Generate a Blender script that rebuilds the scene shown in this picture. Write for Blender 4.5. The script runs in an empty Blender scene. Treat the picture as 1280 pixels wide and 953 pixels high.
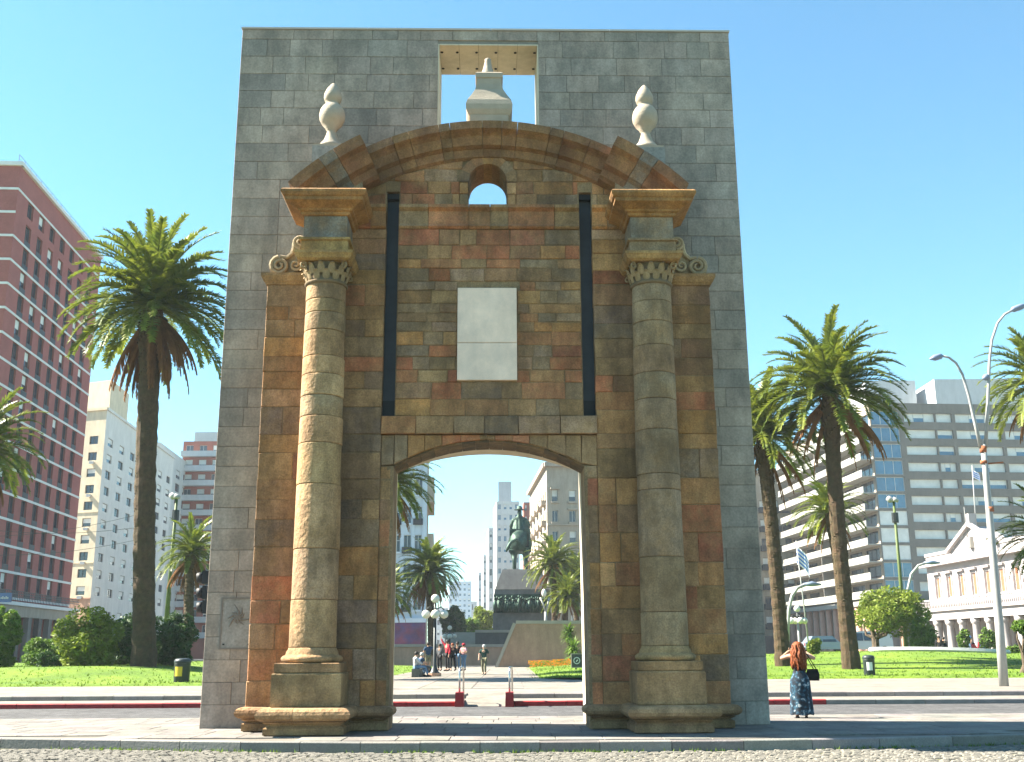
import bpy, math, random
from mathutils import Vector, Matrix, Euler
random.seed(7)
R = math.radians
S = bpy.context.scene
COL = S.collection
# ------------------------------------------------------------------ camera
FPX, PITCH, ROLL, EYE = 1349.0, R(14.09), -0.0056, 1.5
cam_data = bpy.data.cameras.new('camera'); cam = bpy.data.objects.new('camera', cam_data); COL.objects.link(cam)
cam_data.sensor_fit = 'HORIZONTAL'; cam_data.sensor_width = 36.0; cam_data.lens = FPX / 1280 * 36
cam_data.clip_start = 0.1; cam_data.clip_end = 6000
CM = Matrix.Rotation(math.pi / 2 + PITCH, 3, 'X') @ Matrix.Rotation(ROLL, 3, 'Z')
cam.matrix_world = Matrix.Translation((0, 0, EYE)) @ CM.to_4x4()
S.camera = cam
# ------------------------------------------------------------------ sky, sun, exposure
SUN_EL, SUN_BEHIND = R(43), R(9)
sun_vec = Vector((-math.cos(SUN_BEHIND) * math.cos(SUN_EL), math.sin(SUN_BEHIND) * math.cos(SUN_EL), math.sin(SUN_EL)))
W = bpy.data.worlds.new('World'); S.world = W; W.use_nodes = True
wn = W.node_tree.nodes; wl = W.node_tree.links
sky = wn.new('ShaderNodeTexSky'); sky.sky_type = 'NISHITA'; sky.sun_disc = False
sky.sun_elevation = SUN_EL; sky.sun_rotation = math.atan2(sun_vec.x, sun_vec.y)
sky.altitude = 0; sky.air_density = 1.0; sky.dust_density = 0.15; sky.ozone_density = 2.0
tint = wn.new('ShaderNodeVectorMath'); tint.operation = 'MULTIPLY'; tint.inputs[1].default_value = (.66, 1.02, 1.0)   # clear cyan cast of the whole sky
wl.new(sky.outputs[0], tint.inputs[0]); wl.new(tint.outputs[0], wn['Background'].inputs[0]); wn['Background'].inputs[1].default_value = 0.052
sl = bpy.data.lights.new('sun', 'SUN'); sl.energy = 5.0; sl.angle = R(0.53); sl.color = (1.0, 0.93, 0.80)
so = bpy.data.objects.new('sun', sl); COL.objects.link(so); so.rotation_euler = sun_vec.to_track_quat('Z', 'Y').to_euler()
so.location = sun_vec * 60
S.view_settings.view_transform = 'Standard'; S.view_settings.look = 'None'
S.view_settings.exposure = 2.5; S.view_settings.gamma = 1.0; S.view_settings.use_curve_mapping = False
S.render.engine = 'CYCLES'
S.cycles.use_denoising = True
S.cycles.max_bounces = 6; S.cycles.diffuse_bounces = 4; S.cycles.glossy_bounces = 3; S.cycles.transmission_bounces = 3; S.cycles.transparent_max_bounces = 6
S.cycles.caustics_reflective = False; S.cycles.caustics_refractive = False

# ------------------------------------------------------------------ pixel -> place helpers
def ray(px, py): return CM @ Vector(((px - 640) / FPX, -(py - 476.5) / FPX, -1.0))
def gp(px, py, z=0.0):
    d = ray(px, py); return Vector((0, 0, EYE)) + d * ((z - EYE) / d.z)
def dp(px, py, D):
    d = ray(px, py); return Vector((0, 0, EYE)) + d * (D / d.y)
def mpp(px, py, D):                       # metres per pixel at that depth
    return (dp(px + 1, py, D) - dp(px, py, D)).length

# ------------------------------------------------------------------ materials
MATS = {}
def mat(name, col, rough=.85, var=.15, scale=1.5, bump=0., bscale=25., metal=0., spec=.3, col2=None, objcol=False, stain=0., emit=0., translucent=0., fine=0., detail=6.):
    m = bpy.data.materials.new(name); m.use_nodes = True; MATS[name] = m
    nt = m.node_tree; N = nt.nodes; L = nt.links
    b = N['Principled BSDF']; b.inputs['Roughness'].default_value = rough; b.inputs['Metallic'].default_value = metal
    b.inputs['Specular IOR Level'].default_value = spec
    geo = N.new('ShaderNodeNewGeometry'); oi = N.new('ShaderNodeObjectInfo')
    ad = N.new('ShaderNodeVectorMath'); ad.operation = 'MULTIPLY_ADD'
    L.new(oi.outputs['Random'], ad.inputs[0]); ad.inputs[1].default_value = (37, 53, 71) if objcol else (0, 0, 0); L.new(geo.outputs['Position'], ad.inputs[2])
    n1 = N.new('ShaderNodeTexNoise'); n1.inputs['Scale'].default_value = scale; n1.inputs['Detail'].default_value = detail; n1.inputs['Roughness'].default_value = .65
    L.new(ad.outputs[0], n1.inputs['Vector'])
    mr = N.new('ShaderNodeMapRange'); mr.inputs[1].default_value = .25; mr.inputs[2].default_value = .75
    mr.inputs[3].default_value = 1 - var; mr.inputs[4].default_value = 1 + var
    L.new(n1.outputs[0], mr.inputs[0])
    if objcol:
        src = oi.outputs['Color']
        if col2 is not None:                # patches of a second tone inside each stone
            n3 = N.new('ShaderNodeTexNoise'); n3.inputs['Scale'].default_value = scale * .8; n3.inputs['Detail'].default_value = 8; n3.inputs['Roughness'].default_value = .7; L.new(ad.outputs[0], n3.inputs['Vector'])
            m3 = N.new('ShaderNodeMapRange'); m3.inputs[1].default_value = .42; m3.inputs[2].default_value = .66; m3.inputs[4].default_value = .75; L.new(n3.outputs[0], m3.inputs[0])
            mx = N.new('ShaderNodeMix'); mx.data_type = 'RGBA'; mx.inputs[7].default_value = (*col2, 1); L.new(src, mx.inputs[6]); L.new(m3.outputs[0], mx.inputs[0]); src = mx.outputs[2]
    elif col2 is not None:
        mx = N.new('ShaderNodeMix'); mx.data_type = 'RGBA'; mx.inputs[6].default_value = (*col, 1); mx.inputs[7].default_value = (*col2, 1)
        n3 = N.new('ShaderNodeTexNoise'); n3.inputs['Scale'].default_value = scale * .6; n3.inputs['Detail'].default_value = 8; n3.inputs['Roughness'].default_value = .7
        L.new(ad.outputs[0], n3.inputs['Vector'])
        m3 = N.new('ShaderNodeMapRange'); m3.inputs[1].default_value = .38; m3.inputs[2].default_value = .62; L.new(n3.outputs[0], m3.inputs[0])
        L.new(m3.outputs[0], mx.inputs[0]); src = mx.outputs[2]
    else:
        c = N.new('ShaderNodeRGB'); c.outputs[0].default_value = (*col, 1); src = c.outputs[0]
    def mul(a, f):
        v = N.new('ShaderNodeVectorMath'); v.operation = 'SCALE'; L.new(a, v.inputs[0]); L.new(f, v.inputs['Scale']); return v.outputs[0]
    src = mul(src, mr.outputs[0])
    if fine:
        n4 = N.new('ShaderNodeTexNoise'); n4.inputs['Scale'].default_value = scale * 14; n4.inputs['Detail'].default_value = 3; L.new(geo.outputs['Position'], n4.inputs['Vector'])
        m4 = N.new('ShaderNodeMapRange'); m4.inputs[1].default_value = .3; m4.inputs[2].default_value = .7; m4.inputs[3].default_value = 1 - fine; m4.inputs[4].default_value = 1 + fine
        L.new(n4.outputs[0], m4.inputs[0]); src = mul(src, m4.outputs[0])
    if stain:                              # weathering runs and blotches, across several stones
        mp = N.new('ShaderNodeMapping'); mp.inputs['Scale'].default_value = (1.3, 1.3, .35); L.new(geo.outputs['Position'], mp.inputs[0])
        n5 = N.new('ShaderNodeTexNoise'); n5.inputs['Scale'].default_value = .9; n5.inputs['Detail'].default_value = 9; n5.inputs['Roughness'].default_value = .72; L.new(mp.outputs[0], n5.inputs['Vector'])
        m5 = N.new('ShaderNodeMapRange'); m5.inputs[1].default_value = .40; m5.inputs[2].default_value = .66; m5.inputs[3].default_value = 1 - stain; m5.inputs[4].default_value = 1 + stain * .25
        L.new(n5.outputs[0], m5.inputs[0]); src = mul(src, m5.outputs[0])
    L.new(src, b.inputs['Base Color'])
    if bump:
        n2 = N.new('ShaderNodeTexNoise'); n2.inputs['Scale'].default_value = bscale; n2.inputs['Detail'].default_value = 5; L.new(ad.outputs[0], n2.inputs['Vector'])
        bp = N.new('ShaderNodeBump'); bp.inputs['Strength'].default_value = bump; bp.inputs['Distance'].default_value = .03
        L.new(n2.outputs[0], bp.inputs['Height']); L.new(bp.outputs[0], b.inputs['Normal'])
    if emit: b.inputs['Emission Color'].default_value = (*col, 1); b.inputs['Emission Strength'].default_value = emit
    if translucent:
        tr = N.new('ShaderNodeBsdfTranslucent'); L.new(src, tr.inputs[0]); ms = N.new('ShaderNodeMixShader'); ms.inputs[0].default_value = translucent
        L.new(b.outputs[0], ms.inputs[1]); L.new(tr.outputs[0], ms.inputs[2]); L.new(ms.outputs[0], N['Material Output'].inputs[0])
    return m
mat('gate_stone', (.3, .2, .1), .9,   .40, 2.4, .95, 11, objcol=True, stain=.46, fine=.24, col2=(.285, .17, .078))
mat('slab_stone', (.3, .3, .3), .85, .24, 1.5, .25, 22, objcol=True, stain=.34, fine=.14, col2=(.215, .195, .168))
mat('mortar', (.28, .20, .115), .95, .2, 3, .4, 30)
mat('slab_joint', (.215, .195, .165), .95, .2, 3, .3, 30)
mat('carved', (.34, .24, .13), .9, .3, 3, .5, 18, stain=.35, fine=.15)
mat('carved_shade', (.15, .105, .06), .95, .3, 4, .5, 18)  # capital bell: darker tone paints the shade in the voids between leaves
mat('volute', (.38, .29, .18), .9, .3, 3, .5, 18, stain=.35, fine=.15)
mat('finial', (.34, .285, .22), .8, .12, 4, .25, 25, stain=.12)
mat('concrete', (.58, .50, .38), .85, .12, 2, .15, 30, stain=.2)
mat('marble', (.84, .63, .50), .5, .14, 2.2, .05, 20, col2=(.70, .54, .44), stain=.12)
mat('coping', (0.4340, 0.4060, 0.3780), .5, .1, 2)
mat('steel_dark', (.030, .034, .042), .6, .35, 2, .2, 30)
mat('black', (.012, .012, .013), .6, .2, 3)
mat('dark_metal', (.03, .035, .035), .45, .3, 4, metal=.4)
mat('paving', (.46, .42, .36), .85, .22, 1.1, .2, 25, objcol=True, stain=.32, fine=.16)
mat('paving_bed', (0.1500, 0.1320, 0.1080), .9, .18, .9, .2, 20, stain=.2)
mat('plaza', (0.1980, 0.1770, 0.1470), .85, .16, .4, .15, 20, stain=.28, fine=.12)
mat('kerb_stone', (0.2400, 0.2240, 0.2080), .85, .2, 3, .3, 25, objcol=True, fine=.15)
mat('asphalt', (0.0775, 0.0744, 0.0744), .9, .3, .5, .4, 60, stain=.35, fine=.3)
mat('cobble', (0.1440, 0.1332, 0.1116), .85, .45, 6, .5, 40, fine=.25)
mat('dirt', (0.1190, 0.1050, 0.0770), .95, .35, 3, .5, 30, col2=(0.0840, 0.0910, 0.0350))
mat('soil', (0.0800, 0.0560, 0.0360), .95, .35, 3, .5, 30)
mat('ground', (.16, .15, .13), .95, .2, .2)
mat('red_paint', (0.3040, 0.0240, 0.0240), .6, .3, 5, .15, 20, col2=(0.2400, 0.0200, 0.0240), fine=.15)
mat('white_paint', (0.4320, 0.4320, 0.4200), .55, .15, 3)
mat('lawn', (0.0680, 0.1292, 0.0082), .95, .25, .6, .8, 60, col2=(0.1156, 0.1768, 0.0095), fine=.25)
mat('grass_blade', (0.0980, 0.1820, 0.0140), .8, .35, 3, translucent=.35, col2=(0.1400, 0.2100, 0.0210))
mat('palm_leaf', (.065, .105, .014), .45, .45, 2.0, spec=.5, translucent=.32, col2=(.21, .235, .026))
mat('palm_dead', (.22, .10, .035), .8, .35, 2, translucent=.25)
mat('palm_fruit', (.55, .25, .03), .6, .3, 5)
mat('palm_trunk', (.065, .038, .021), .95, .5, 5, .9, 14, col2=(.05, .038, .018))
mat('leaf_light', (0.1275, 0.1870, 0.0170), .6, .4, 3, translucent=.35, col2=(0.1870, 0.2295, 0.0255))
mat('leaf_mid', (.075, .15, .018), .6, .4, 3, translucent=.3, col2=(.13, .20, .025))
mat('leaf_dark', (.030, .070, .016), .55, .4, 3, translucent=.25, col2=(.05, .10, .02))
mat('bark', (.09, .065, .045), .95, .4, 6, .8, 20)
mat('flower', (0.4900, 0.1120, 0.0210), .7, .3, 8, translucent=.3, col2=(0.5250, 0.2450, 0.0210))
mat('bronze', (.022, .05, .040), .55, .45, 2, .4, 8, metal=.5, col2=(.06, .095, .07))
mat('granite_dark', (.135, .125, .12), .6, .2, 2, .1, 30, objcol=True, stain=.2)
mat('granite_wall', (.35, .215, .145), .75, .15, 1.2, .1, 20, stain=.2, fine=.1)
mat('granite_edge', (0.2940, 0.2590, 0.2170), .75, .12, 1.2)
mat('brick_red', (.30, .090, .078), .85, .16, .5, .15, 8, fine=.12)
mat('brick_rust', (.30, .09, .06), .85, .16, .5, fine=.1)
mat('band_white', (.66, .64, .62), .7, .1, 1)
mat('wall_cream', (.62, .53, .38), .85, .12, .4, stain=.15)
mat('wall_white', (.62, .61, .58), .85, .08, .4, stain=.1)
mat('wall_pinkish', (.46, .27, .18), .85, .2, .5, stain=.2)
mat('wall_beige', (0.3570, 0.3017, 0.2380), .85, .14, .3, stain=.2)
mat('wall_grey', (0.1805, 0.1662, 0.1472), .85, .12, .4, stain=.12)
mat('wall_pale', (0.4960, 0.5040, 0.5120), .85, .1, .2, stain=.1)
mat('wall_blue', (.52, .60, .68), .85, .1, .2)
mat('balcony_white', (0.2852, 0.2790, 0.2542), .6, .08, .6)
mat('blind', (.66, .66, .63), .7, .15, .7)
mat('glass', (.030, .045, .065), .08, .3, 1.2, spec=.6)
mat('glass_blue', (.06, .16, .26), .08, .3, .6, spec=.7)
mat('frame_white', (.62, .62, .60), .6, .1, 1)
mat('frame_dark', (.06, .06, .06), .6, .2, 1)
mat('shutter', (0.2700, 0.0975, 0.0525), .7, .2, 2)
mat('palace', (0.3410, 0.3100, 0.3038), .8, .06, .6, stain=.06)
mat('pink_column', (.44, .23, .16), .6, .15, 1)
mat('graffiti', (.035, .05, .16), .7, .5, .5, col2=(.16, .04, .07))
mat('lamp_white', (0.3250, 0.3185, 0.3055), .5, .15, 2, stain=.15)
mat('lamp_green', (0.0720, 0.1000, 0.0240), .6, .25, 2)
mat('lamp_head', (.16, .20, .28), .35, .15, 3)
mat('globe', (0.5600, 0.5460, 0.4900), .35, .06, 4)
mat('rust', (.26, .09, .04), .9, .4, 5)
mat('skin', (0.4160, 0.2400, 0.1600), .6, .1, 5)
mat('hair_red', (0.1650, 0.0375, 0.0090), .6, .45, 30, .6, 60, col2=(0.2550, 0.0675, 0.0150))
mat('hair_dark', (.02, .015, .012), .6, .3, 20)
mat('hair_grey', (0.3850, 0.3780, 0.3640), .7, .15, 20)
for nm, c in dict(cloth_black=(.014, .014, .017), cloth_navy=(.02, .05, .10), cloth_green=(.012, .045, .035), cloth_khaki=(.15, .14, .085), cloth_red=(.34, .02, .035),
                  cloth_white=(.42, .41, .41), cloth_jeans=(.10, .17, .27), cloth_grey=(.12, .12, .13), cloth_blue=(.03, .10, .26), leather=(.012, .012, .012), cloth_pink=(.40, .22, .24)).items():
    mat(nm, c, .85, .18, 8, .2, 60)
mat('skirt_print', (.025, .05, .075), .85, .3, 9, .2, 40, col2=(.03, .07, .10))
def skirt_nodes():
    m = MATS['skirt_print']; nt = m.node_tree; N = nt.nodes; L = nt.links; b = N['Principled BSDF']
    vo = N.new('ShaderNodeTexNoise'); vo.inputs['Scale'].default_value = 11; vo.inputs['Detail'].default_value = 2
    g = N.new('ShaderNodeNewGeometry'); L.new(g.outputs['Position'], vo.inputs['Vector'])
    cr = N.new('ShaderNodeValToRGB'); e = cr.color_ramp.elements
    e[0].position = .40; e[0].color = (.010, .016, .024, 1); e[1].position = .60; e[1].color = (.02, .08, .13, 1)
    q = e.new(.69); q.color = (.34, .38, .40, 1); q = e.new(.50); q.color = (.015, .03, .05, 1)
    L.new(vo.outputs[0], cr.inputs[0]); L.new(cr.outputs[0], b.inputs['Base Color'])
skirt_nodes()
mat('car_grey', (0.1820, 0.2170, 0.2520), .25, .05, 1, spec=.6, metal=.3)
mat('car_white', (0.4500, 0.4500, 0.4500), .25, .05, 1, spec=.6)
mat('rubber', (.015, .015, .015), .8, .2, 5)
mat('chrome', (0.4800, 0.4800, 0.4800), .25, .1, 3, metal=.9)
mat('bin_dark', (.022, .03, .032), .45, .2, 3)
mat('sticker', (.62, .62, .60), .6, .2, 6)
mat('sticker_yellow', (.55, .38, .03), .6, .2, 6)
mat('flag_white', (.75, .75, .75), .8, .05, 3, translucent=.3)
mat('flag_blue', (.05, .16, .50), .8, .05, 3, translucent=.3)
mat('sign_blue', (.05, .10, .22), .5, .15, 2)

# ------------------------------------------------------------------ object helpers
ORG = {}
def props(o, label=None, cat=None, group=None, kind=None):
    if label: o['label'] = label
    if cat: o['category'] = cat
    if group: o['group'] = group
    if kind: o['kind'] = kind
    return o
def empty(name, loc, label=None, cat=None, group=None, rz=0):
    o = bpy.data.objects.new(name, None); COL.objects.link(o); o.location = loc; o.rotation_euler = (0, 0, rz); o.empty_display_size = .3
    ORG[o.name] = Vector(loc)
    return props(o, label, cat, group)
def link(name, me, parent=None, loc=(0, 0, 0), rot=(0, 0, 0), scale=(1, 1, 1), color=None):
    o = bpy.data.objects.new(name, me); COL.objects.link(o)
    o.location = loc; o.rotation_euler = rot; o.scale = scale
    if parent: o.parent = parent
    if color: o.color = (*color, 1)
    return o
class MB:
    def __init__(s): s.v = []; s.f = []; s.m = []
    def add(s, vs, fs, mi=0):
        k = len(s.v); s.v.extend([tuple(p) for p in vs]); s.f.extend([tuple(i + k for i in f) for f in fs]); s.m.extend([mi] * len(fs)); return s
    def quad(s, a, b, c, d, mi=0): return s.add([a, b, c, d], [(0, 1, 2, 3)], mi)
    def box(s, x0, x1, y0, y1, z0, z1, mi=0):
        return s.add([(x0, y0, z0), (x1, y0, z0), (x1, y1, z0), (x0, y1, z0), (x0, y0, z1), (x1, y0, z1), (x1, y1, z1), (x0, y1, z1)],
                     [(0, 3, 2, 1), (4, 5, 6, 7), (0, 1, 5, 4), (1, 2, 6, 5), (2, 3, 7, 6), (3, 0, 4, 7)], mi)
    def obox(s, c, ax, ay, az, mi=0):          # centre + three half axes
        c, ax, ay, az = Vector(c), Vector(ax), Vector(ay), Vector(az)
        vs = [c + ax * i + ay * j + az * k for k in (-1, 1) for i, j in ((-1, -1), (1, -1), (1, 1), (-1, 1))]
        return s.add(vs, [(0, 3, 2, 1), (4, 5, 6, 7), (0, 1, 5, 4), (1, 2, 6, 5), (2, 3, 7, 6), (3, 0, 4, 7)], mi)
    def prism(s, poly, a, b, fn, mi=0):        # 2D polygon extruded from a to b, fn(u, v, w) -> xyz
        n = len(poly); vs = [fn(u, v, a) for u, v in poly] + [fn(u, v, b) for u, v in poly]
        return s.add(vs, [tuple(range(n)), tuple(range(2 * n - 1, n - 1, -1))] + [(i, i + n, (i + 1) % n + n, (i + 1) % n) for i in range(n)], mi)
    def tube(s, pts, rad, n=8, mi=0, cap=True, jit=0):
        pts = [Vector(p) for p in pts]; k = len(pts)
        if not hasattr(rad, '__len__'): rad = [rad] * k
        vs = []; up = Vector((0, 0, 1)); prev = None
        for i, p in enumerate(pts):
            t = (pts[min(i + 1, k - 1)] - pts[max(i - 1, 0)]).normalized()
            if prev is None: a = t.orthogonal().normalized()
            else: a = (prev - t * prev.dot(t)); a = a.normalized() if a.length > 1e-6 else t.orthogonal().normalized()
            prev = a; b = t.cross(a)
            for j in range(n):
                r = rad[i] * (1 + (random.uniform(-jit, jit) if jit else 0)); q = 2 * math.pi * j / n
                vs.append(p + a * (r * math.cos(q)) + b * (r * math.sin(q)))
        fs = [(i * n + j, i * n + (j + 1) % n, (i + 1) * n + (j + 1) % n, (i + 1) * n + j) for i in range(k - 1) for j in range(n)]
        if cap: fs += [tuple(range(n - 1, -1, -1)), tuple(range((k - 1) * n, k * n))]
        return s.add(vs, fs, mi)
    def lathe(s, prof, c=(0, 0, 0), n=20, mi=0, jit=0, rot=0):
        cx, cy, cz = c; vs = []
        for r, z in prof:
            for j in range(n):
                q = 2 * math.pi * (j + rot) / n; rr = r * (1 + (random.uniform(-jit, jit) if jit else 0)); vs.append((cx + rr * math.cos(q), cy + rr * math.sin(q), cz + z))
        k = len(prof)
        fs = [(i * n + j, i * n + (j + 1) % n, (i + 1) * n + (j + 1) % n, (i + 1) * n + j) for i in range(k - 1) for j in range(n)]
        fs += [tuple(range(n - 1, -1, -1)), tuple(range((k - 1) * n, k * n))]
        return s.add(vs, fs, mi)
    def mesh(s, name, mats, off=Vector((0, 0, 0)), smooth=False):
        me = bpy.data.meshes.new(name); me.from_pydata([(x - off.x, y - off.y, z - off.z) for x, y, z in s.v], [], s.f)
        for q in ([mats] if isinstance(mats, str) else mats): me.materials.append(MATS[q])
        if len(me.materials) > 1: me.polygons.foreach_set('material_index', s.m)
        if smooth: me.polygons.foreach_set('use_smooth', [True] * len(me.polygons))
        me.update(); return me
    def build(s, name, mats, parent=None, smooth=False, local=False, color=None, kind=None):
        off = ORG.get(parent.name, Vector((0, 0, 0))) if parent and not local else Vector((0, 0, 0))
        o = link(name, s.mesh(name, mats, off, smooth), parent, color=color)
        if parent and not local: ORG[o.name] = off
        if kind: o['kind'] = kind
        return o
def jit(c, a=.12, h=.04):
    f = 1 + random.uniform(-a, a); return tuple(max(.005, x * f * (1 + random.uniform(-h, h))) for x in c)
def stone_mesh(x0, x1, z0, z1, yb, yf, ch=.015, gap=.008, rough=.006):
    """a dressed block seen from -y: back plane yb, front plane yf, chamfered edges"""
    g = gap
    def J(): return random.uniform(-rough, rough)
    x0 += g; x1 -= g; z0 += g; z1 -= g
    c4 = [(x0, z0), (x1, z0), (x1, z1), (x0, z1)]; q = [(1, 1), (-1, 1), (-1, -1), (1, -1)]
    cj = [(x + J(), z + J()) for x, z in c4]
    tilt = [J() * .7 for _ in range(4)]
    vs = [(x, yb, z) for x, z in cj] + [(x, yf + ch, z) for x, z in cj] + [(x + a * ch * 1.2, yf + t, z + b * ch * 1.2) for (x, z), (a, b), t in zip(cj, q, tilt)]
    fs = []
    for i in range(4):
        j = (i + 1) % 4; fs += [(i, j, j + 4, i + 4), (i + 4, j + 4, j + 8, i + 8)]
    fs.append((8, 9, 10, 11))
    return vs, fs
def piece(name, vs, fs, m, parent, color=None):
    me = bpy.data.meshes.new(name); me.from_pydata(vs, [], fs); me.materials.append(MATS[m]); return link(name, me, parent, color=color)
# ================================================================== ground, road, pavements
gnd = MB().quad((-900, -50, -.30), (900, -50, -.30), (900, 1700, -.30), (-900, 1700, -.30)).build('ground', 'ground', kind='structure')
KERB_PX = [(-60, 933), (0, 934), (150, 936), (300, 938.5), (450, 939.5), (600, 939.5), (750, 938.5), (930, 937), (1100, 934), (1280, 929.5), (1350, 927)]
KT = .0                                     # top of the gate pavement
KLOW = -.15                                 # cobbled street level
kpts = [gp(px, py, KLOW) for px, py in KERB_PX]
def kerb_y(x):
    for a, b in zip(kpts, kpts[1:]):
        if a.x <= x <= b.x: return a.y + (b.y - a.y) * (x - a.x) / (b.x - a.x)
    return kpts[0].y if x < kpts[0].x else kpts[-1].y
street = MB().quad((-60, -40, KLOW - .03), (60, -40, KLOW - .03), (60, 24, KLOW - .03), (-60, 24, KLOW - .03)).build('cobbled_street', 'dirt', kind='structure')
cob = MB(); y = 13.6; row = 0               # setts, in running rows
while y < 20.6:
    x = -9.6 + (row % 2) * .09
    while x < 9.6:
        w = random.uniform(.13, .21)
        if y + .1 < kerb_y(x) - .06 and random.random() > .03:
            h = KLOW - .012 + random.uniform(-.010, .012); cx, cy = x + w / 2, y + .055; hw, hd = w / 2 - .010, .047
            o = [(-hw, -hd), (hw, -hd), (hw, hd), (-hw, hd)]
            cob.add([(cx + a + random.uniform(-.006, .006), cy + b + random.uniform(-.006, .006), h - .05) for a, b in o] + [(cx + a * .95, cy + b * .95, h - .012) for a, b in o] + [(cx + a * .6, cy + b * .6, h + random.uniform(0, .006)) for a, b in o],
                    [(0, 1, 5, 4), (1, 2, 6, 5), (2, 3, 7, 6), (3, 0, 4, 7), (4, 5, 9, 8), (5, 6, 10, 9), (6, 7, 11, 10), (7, 4, 8, 11), (8, 9, 10, 11)])
        x += w
    y += .11; row += 1
props(cob.build('cobblestones', 'cobble', street), kind='stuff')
wd = MB()                                   # weeds along the kerb foot
for _ in range(900):
    x = random.uniform(-9.5, 9.5); yy = kerb_y(x) - abs(random.gauss(0, .07)) - .02
    if math.sin(x * 2.3) + math.sin(x * .9 + 1) < random.uniform(-1.5, 1): continue
    h = random.uniform(.015, .055); a = random.uniform(0, 6.28); w = .012
    wd.add([(x - w * math.cos(a), yy - w * math.sin(a), KLOW - .02), (x + w * math.cos(a), yy + w * math.sin(a), KLOW - .02), (x + random.uniform(-.04, .04), yy + random.uniform(-.04, .04), KLOW + h)], [(0, 1, 2)])
props(wd.build('weeds', 'grass_blade'), 'sparse green weeds growing along the foot of the granite kerb', 'weeds', kind='stuff')
# pavement round the gate
PAVB = 27.2                                 # its far edge, along the asphalt road
xs = [-60] + [p.x for p in kpts] + [60]; ys = [kpts[0].y] + [p.y for p in kpts] + [kpts[-1].y]
pm = MB()
for i in range(len(xs) - 1):
    a, b = (xs[i], ys[i] + .2), (xs[i + 1], ys[i + 1] + .2)
    pm.quad((*a, -.022), (*b, -.022), (b[0], PAVB, -.022), (a[0], PAVB, -.022))
    pm.quad((b[0], PAVB, -.022), (b[0], PAVB, -.28), (a[0], PAVB, -.28), (a[0], PAVB, -.022))
pave = pm.build('pavement', 'paving_bed', kind='structure')
def flat_piece(name, x0, x1, y0, y1, zt, th, m, parent, col, gap=.006, ch=.006):
    x0 += gap; x1 -= gap; y0 += gap; y1 -= gap; t = random.uniform(-.0025, .0025)
    vs = [(x, y, zt - th) for x, y in ((x0, y0), (x1, y0), (x1, y1), (x0, y1))] + [(x, y, zt - ch + t) for x, y in ((x0, y0), (x1, y0), (x1, y1), (x0, y1))] + [(x, y, zt + t) for x, y in ((x0 + ch, y0 + ch), (x1 - ch, y0 + ch), (x1 - ch, y1 - ch), (x0 + ch, y1 - ch))]
    fs = [(0, 1, 5, 4), (1, 2, 6, 5), (2, 3, 7, 6), (3, 0, 4, 7), (4, 5, 9, 8), (5, 6, 10, 9), (6, 7, 11, 10), (7, 4, 8, 11), (8, 9, 10, 11)]
    return piece(name, vs, fs, m, parent, col)
r = 0; y = 18.35
while y < PAVB - .05:
    d = min(.82, PAVB - y)
    x = -13.2 - (.45 if r % 2 else 0)
    while x < 14.2:
        w = random.choice((.85, .95, 1.05))
        if abs((x + w / 2) / max(y, 1)) < .54 and y > max(kerb_y(x), kerb_y(x + w)) + .20:
            flat_piece('paving_slab', x, x + w, y, y + d, KT, .06, 'paving', pave, jit((.185, .168, .148), .09))
        x += w
    y += d; r += 1
# front kerb stones
for a, b in zip(kpts, kpts[1:]):
    n = max(1, int((b - a).length / .98)); t = (b - a).normalized(); nrm = Vector((-t.y, t.x, 0))
    for i in range(n):
        p0 = a + (b - a) * (i / n) + t * .006; p1 = a + (b - a) * ((i + 1) / n) - t * .006; w = nrm * .19; zt = KT + .004 + random.uniform(-.004, .004)
        c = .018
        prof = [(0, KLOW - .1), (0, zt - c), (c, zt), (.19, zt), (.19, KLOW - .1)]
        vs = [(*(p0 + nrm * u).to_2d(), z) for u, z in prof] + [(*(p1 + nrm * u).to_2d(), z) for u, z in prof]
        piece('kerb_stone', vs, [(0, 1, 2, 3, 4), (9, 8, 7, 6, 5)] + [(k, k + 5, k + 6, k + 1) for k in range(4)], 'kerb_stone', pave, jit((.19, .178, .165), .18))
# asphalt road behind the gate
ROADZ = -.10
RED_Y, GREY_Y = gp(640, 883.0, ROADZ).y, gp(640, 873.0, .05).y
road = MB().quad((-70, PAVB + .004, ROADZ), (70, PAVB + .004, ROADZ), (70, RED_Y, ROADZ), (-70, RED_Y, ROADZ)).build('asphalt_road', 'asphalt', kind='structure')
GX0, GX1 = gp(580, 883, ROADZ).x, gp(632, 883, ROADZ).x
BX0, BX1 = gp(569, 883, ROADZ).x, gp(643, 883, ROADZ).x
STZ, PLZ = .05, .20
ped = MB()
for x0, x1 in ((-70, GX0), (GX1, 70)): ped.quad((x0, RED_Y + .16, STZ - .004), (x1, RED_Y + .16, STZ - .004), (x1, GREY_Y, STZ - .004), (x0, GREY_Y, STZ - .004))
ped.quad((GX0, RED_Y, ROADZ + .004), (GX1, RED_Y, ROADZ + .004), (GX1, GREY_Y + .6, PLZ + .004), (GX0, GREY_Y + .6, PLZ + .004))
strip = ped.build('kerb_strip', 'plaza', kind='structure')
pz = MB()
for x0, x1 in ((-400, GX0), (GX1, 400)): pz.quad((x0, GREY_Y + .16, PLZ), (x1, GREY_Y + .16, PLZ), (x1, GREY_Y + .6, PLZ), (x0, GREY_Y + .6, PLZ))
pz.quad((-400, GREY_Y + .6, PLZ), (400, GREY_Y + .6, PLZ), (400, 900, PLZ), (-400, 900, PLZ))
plaza = pz.build('plaza', 'plaza', kind='structure')
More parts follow.
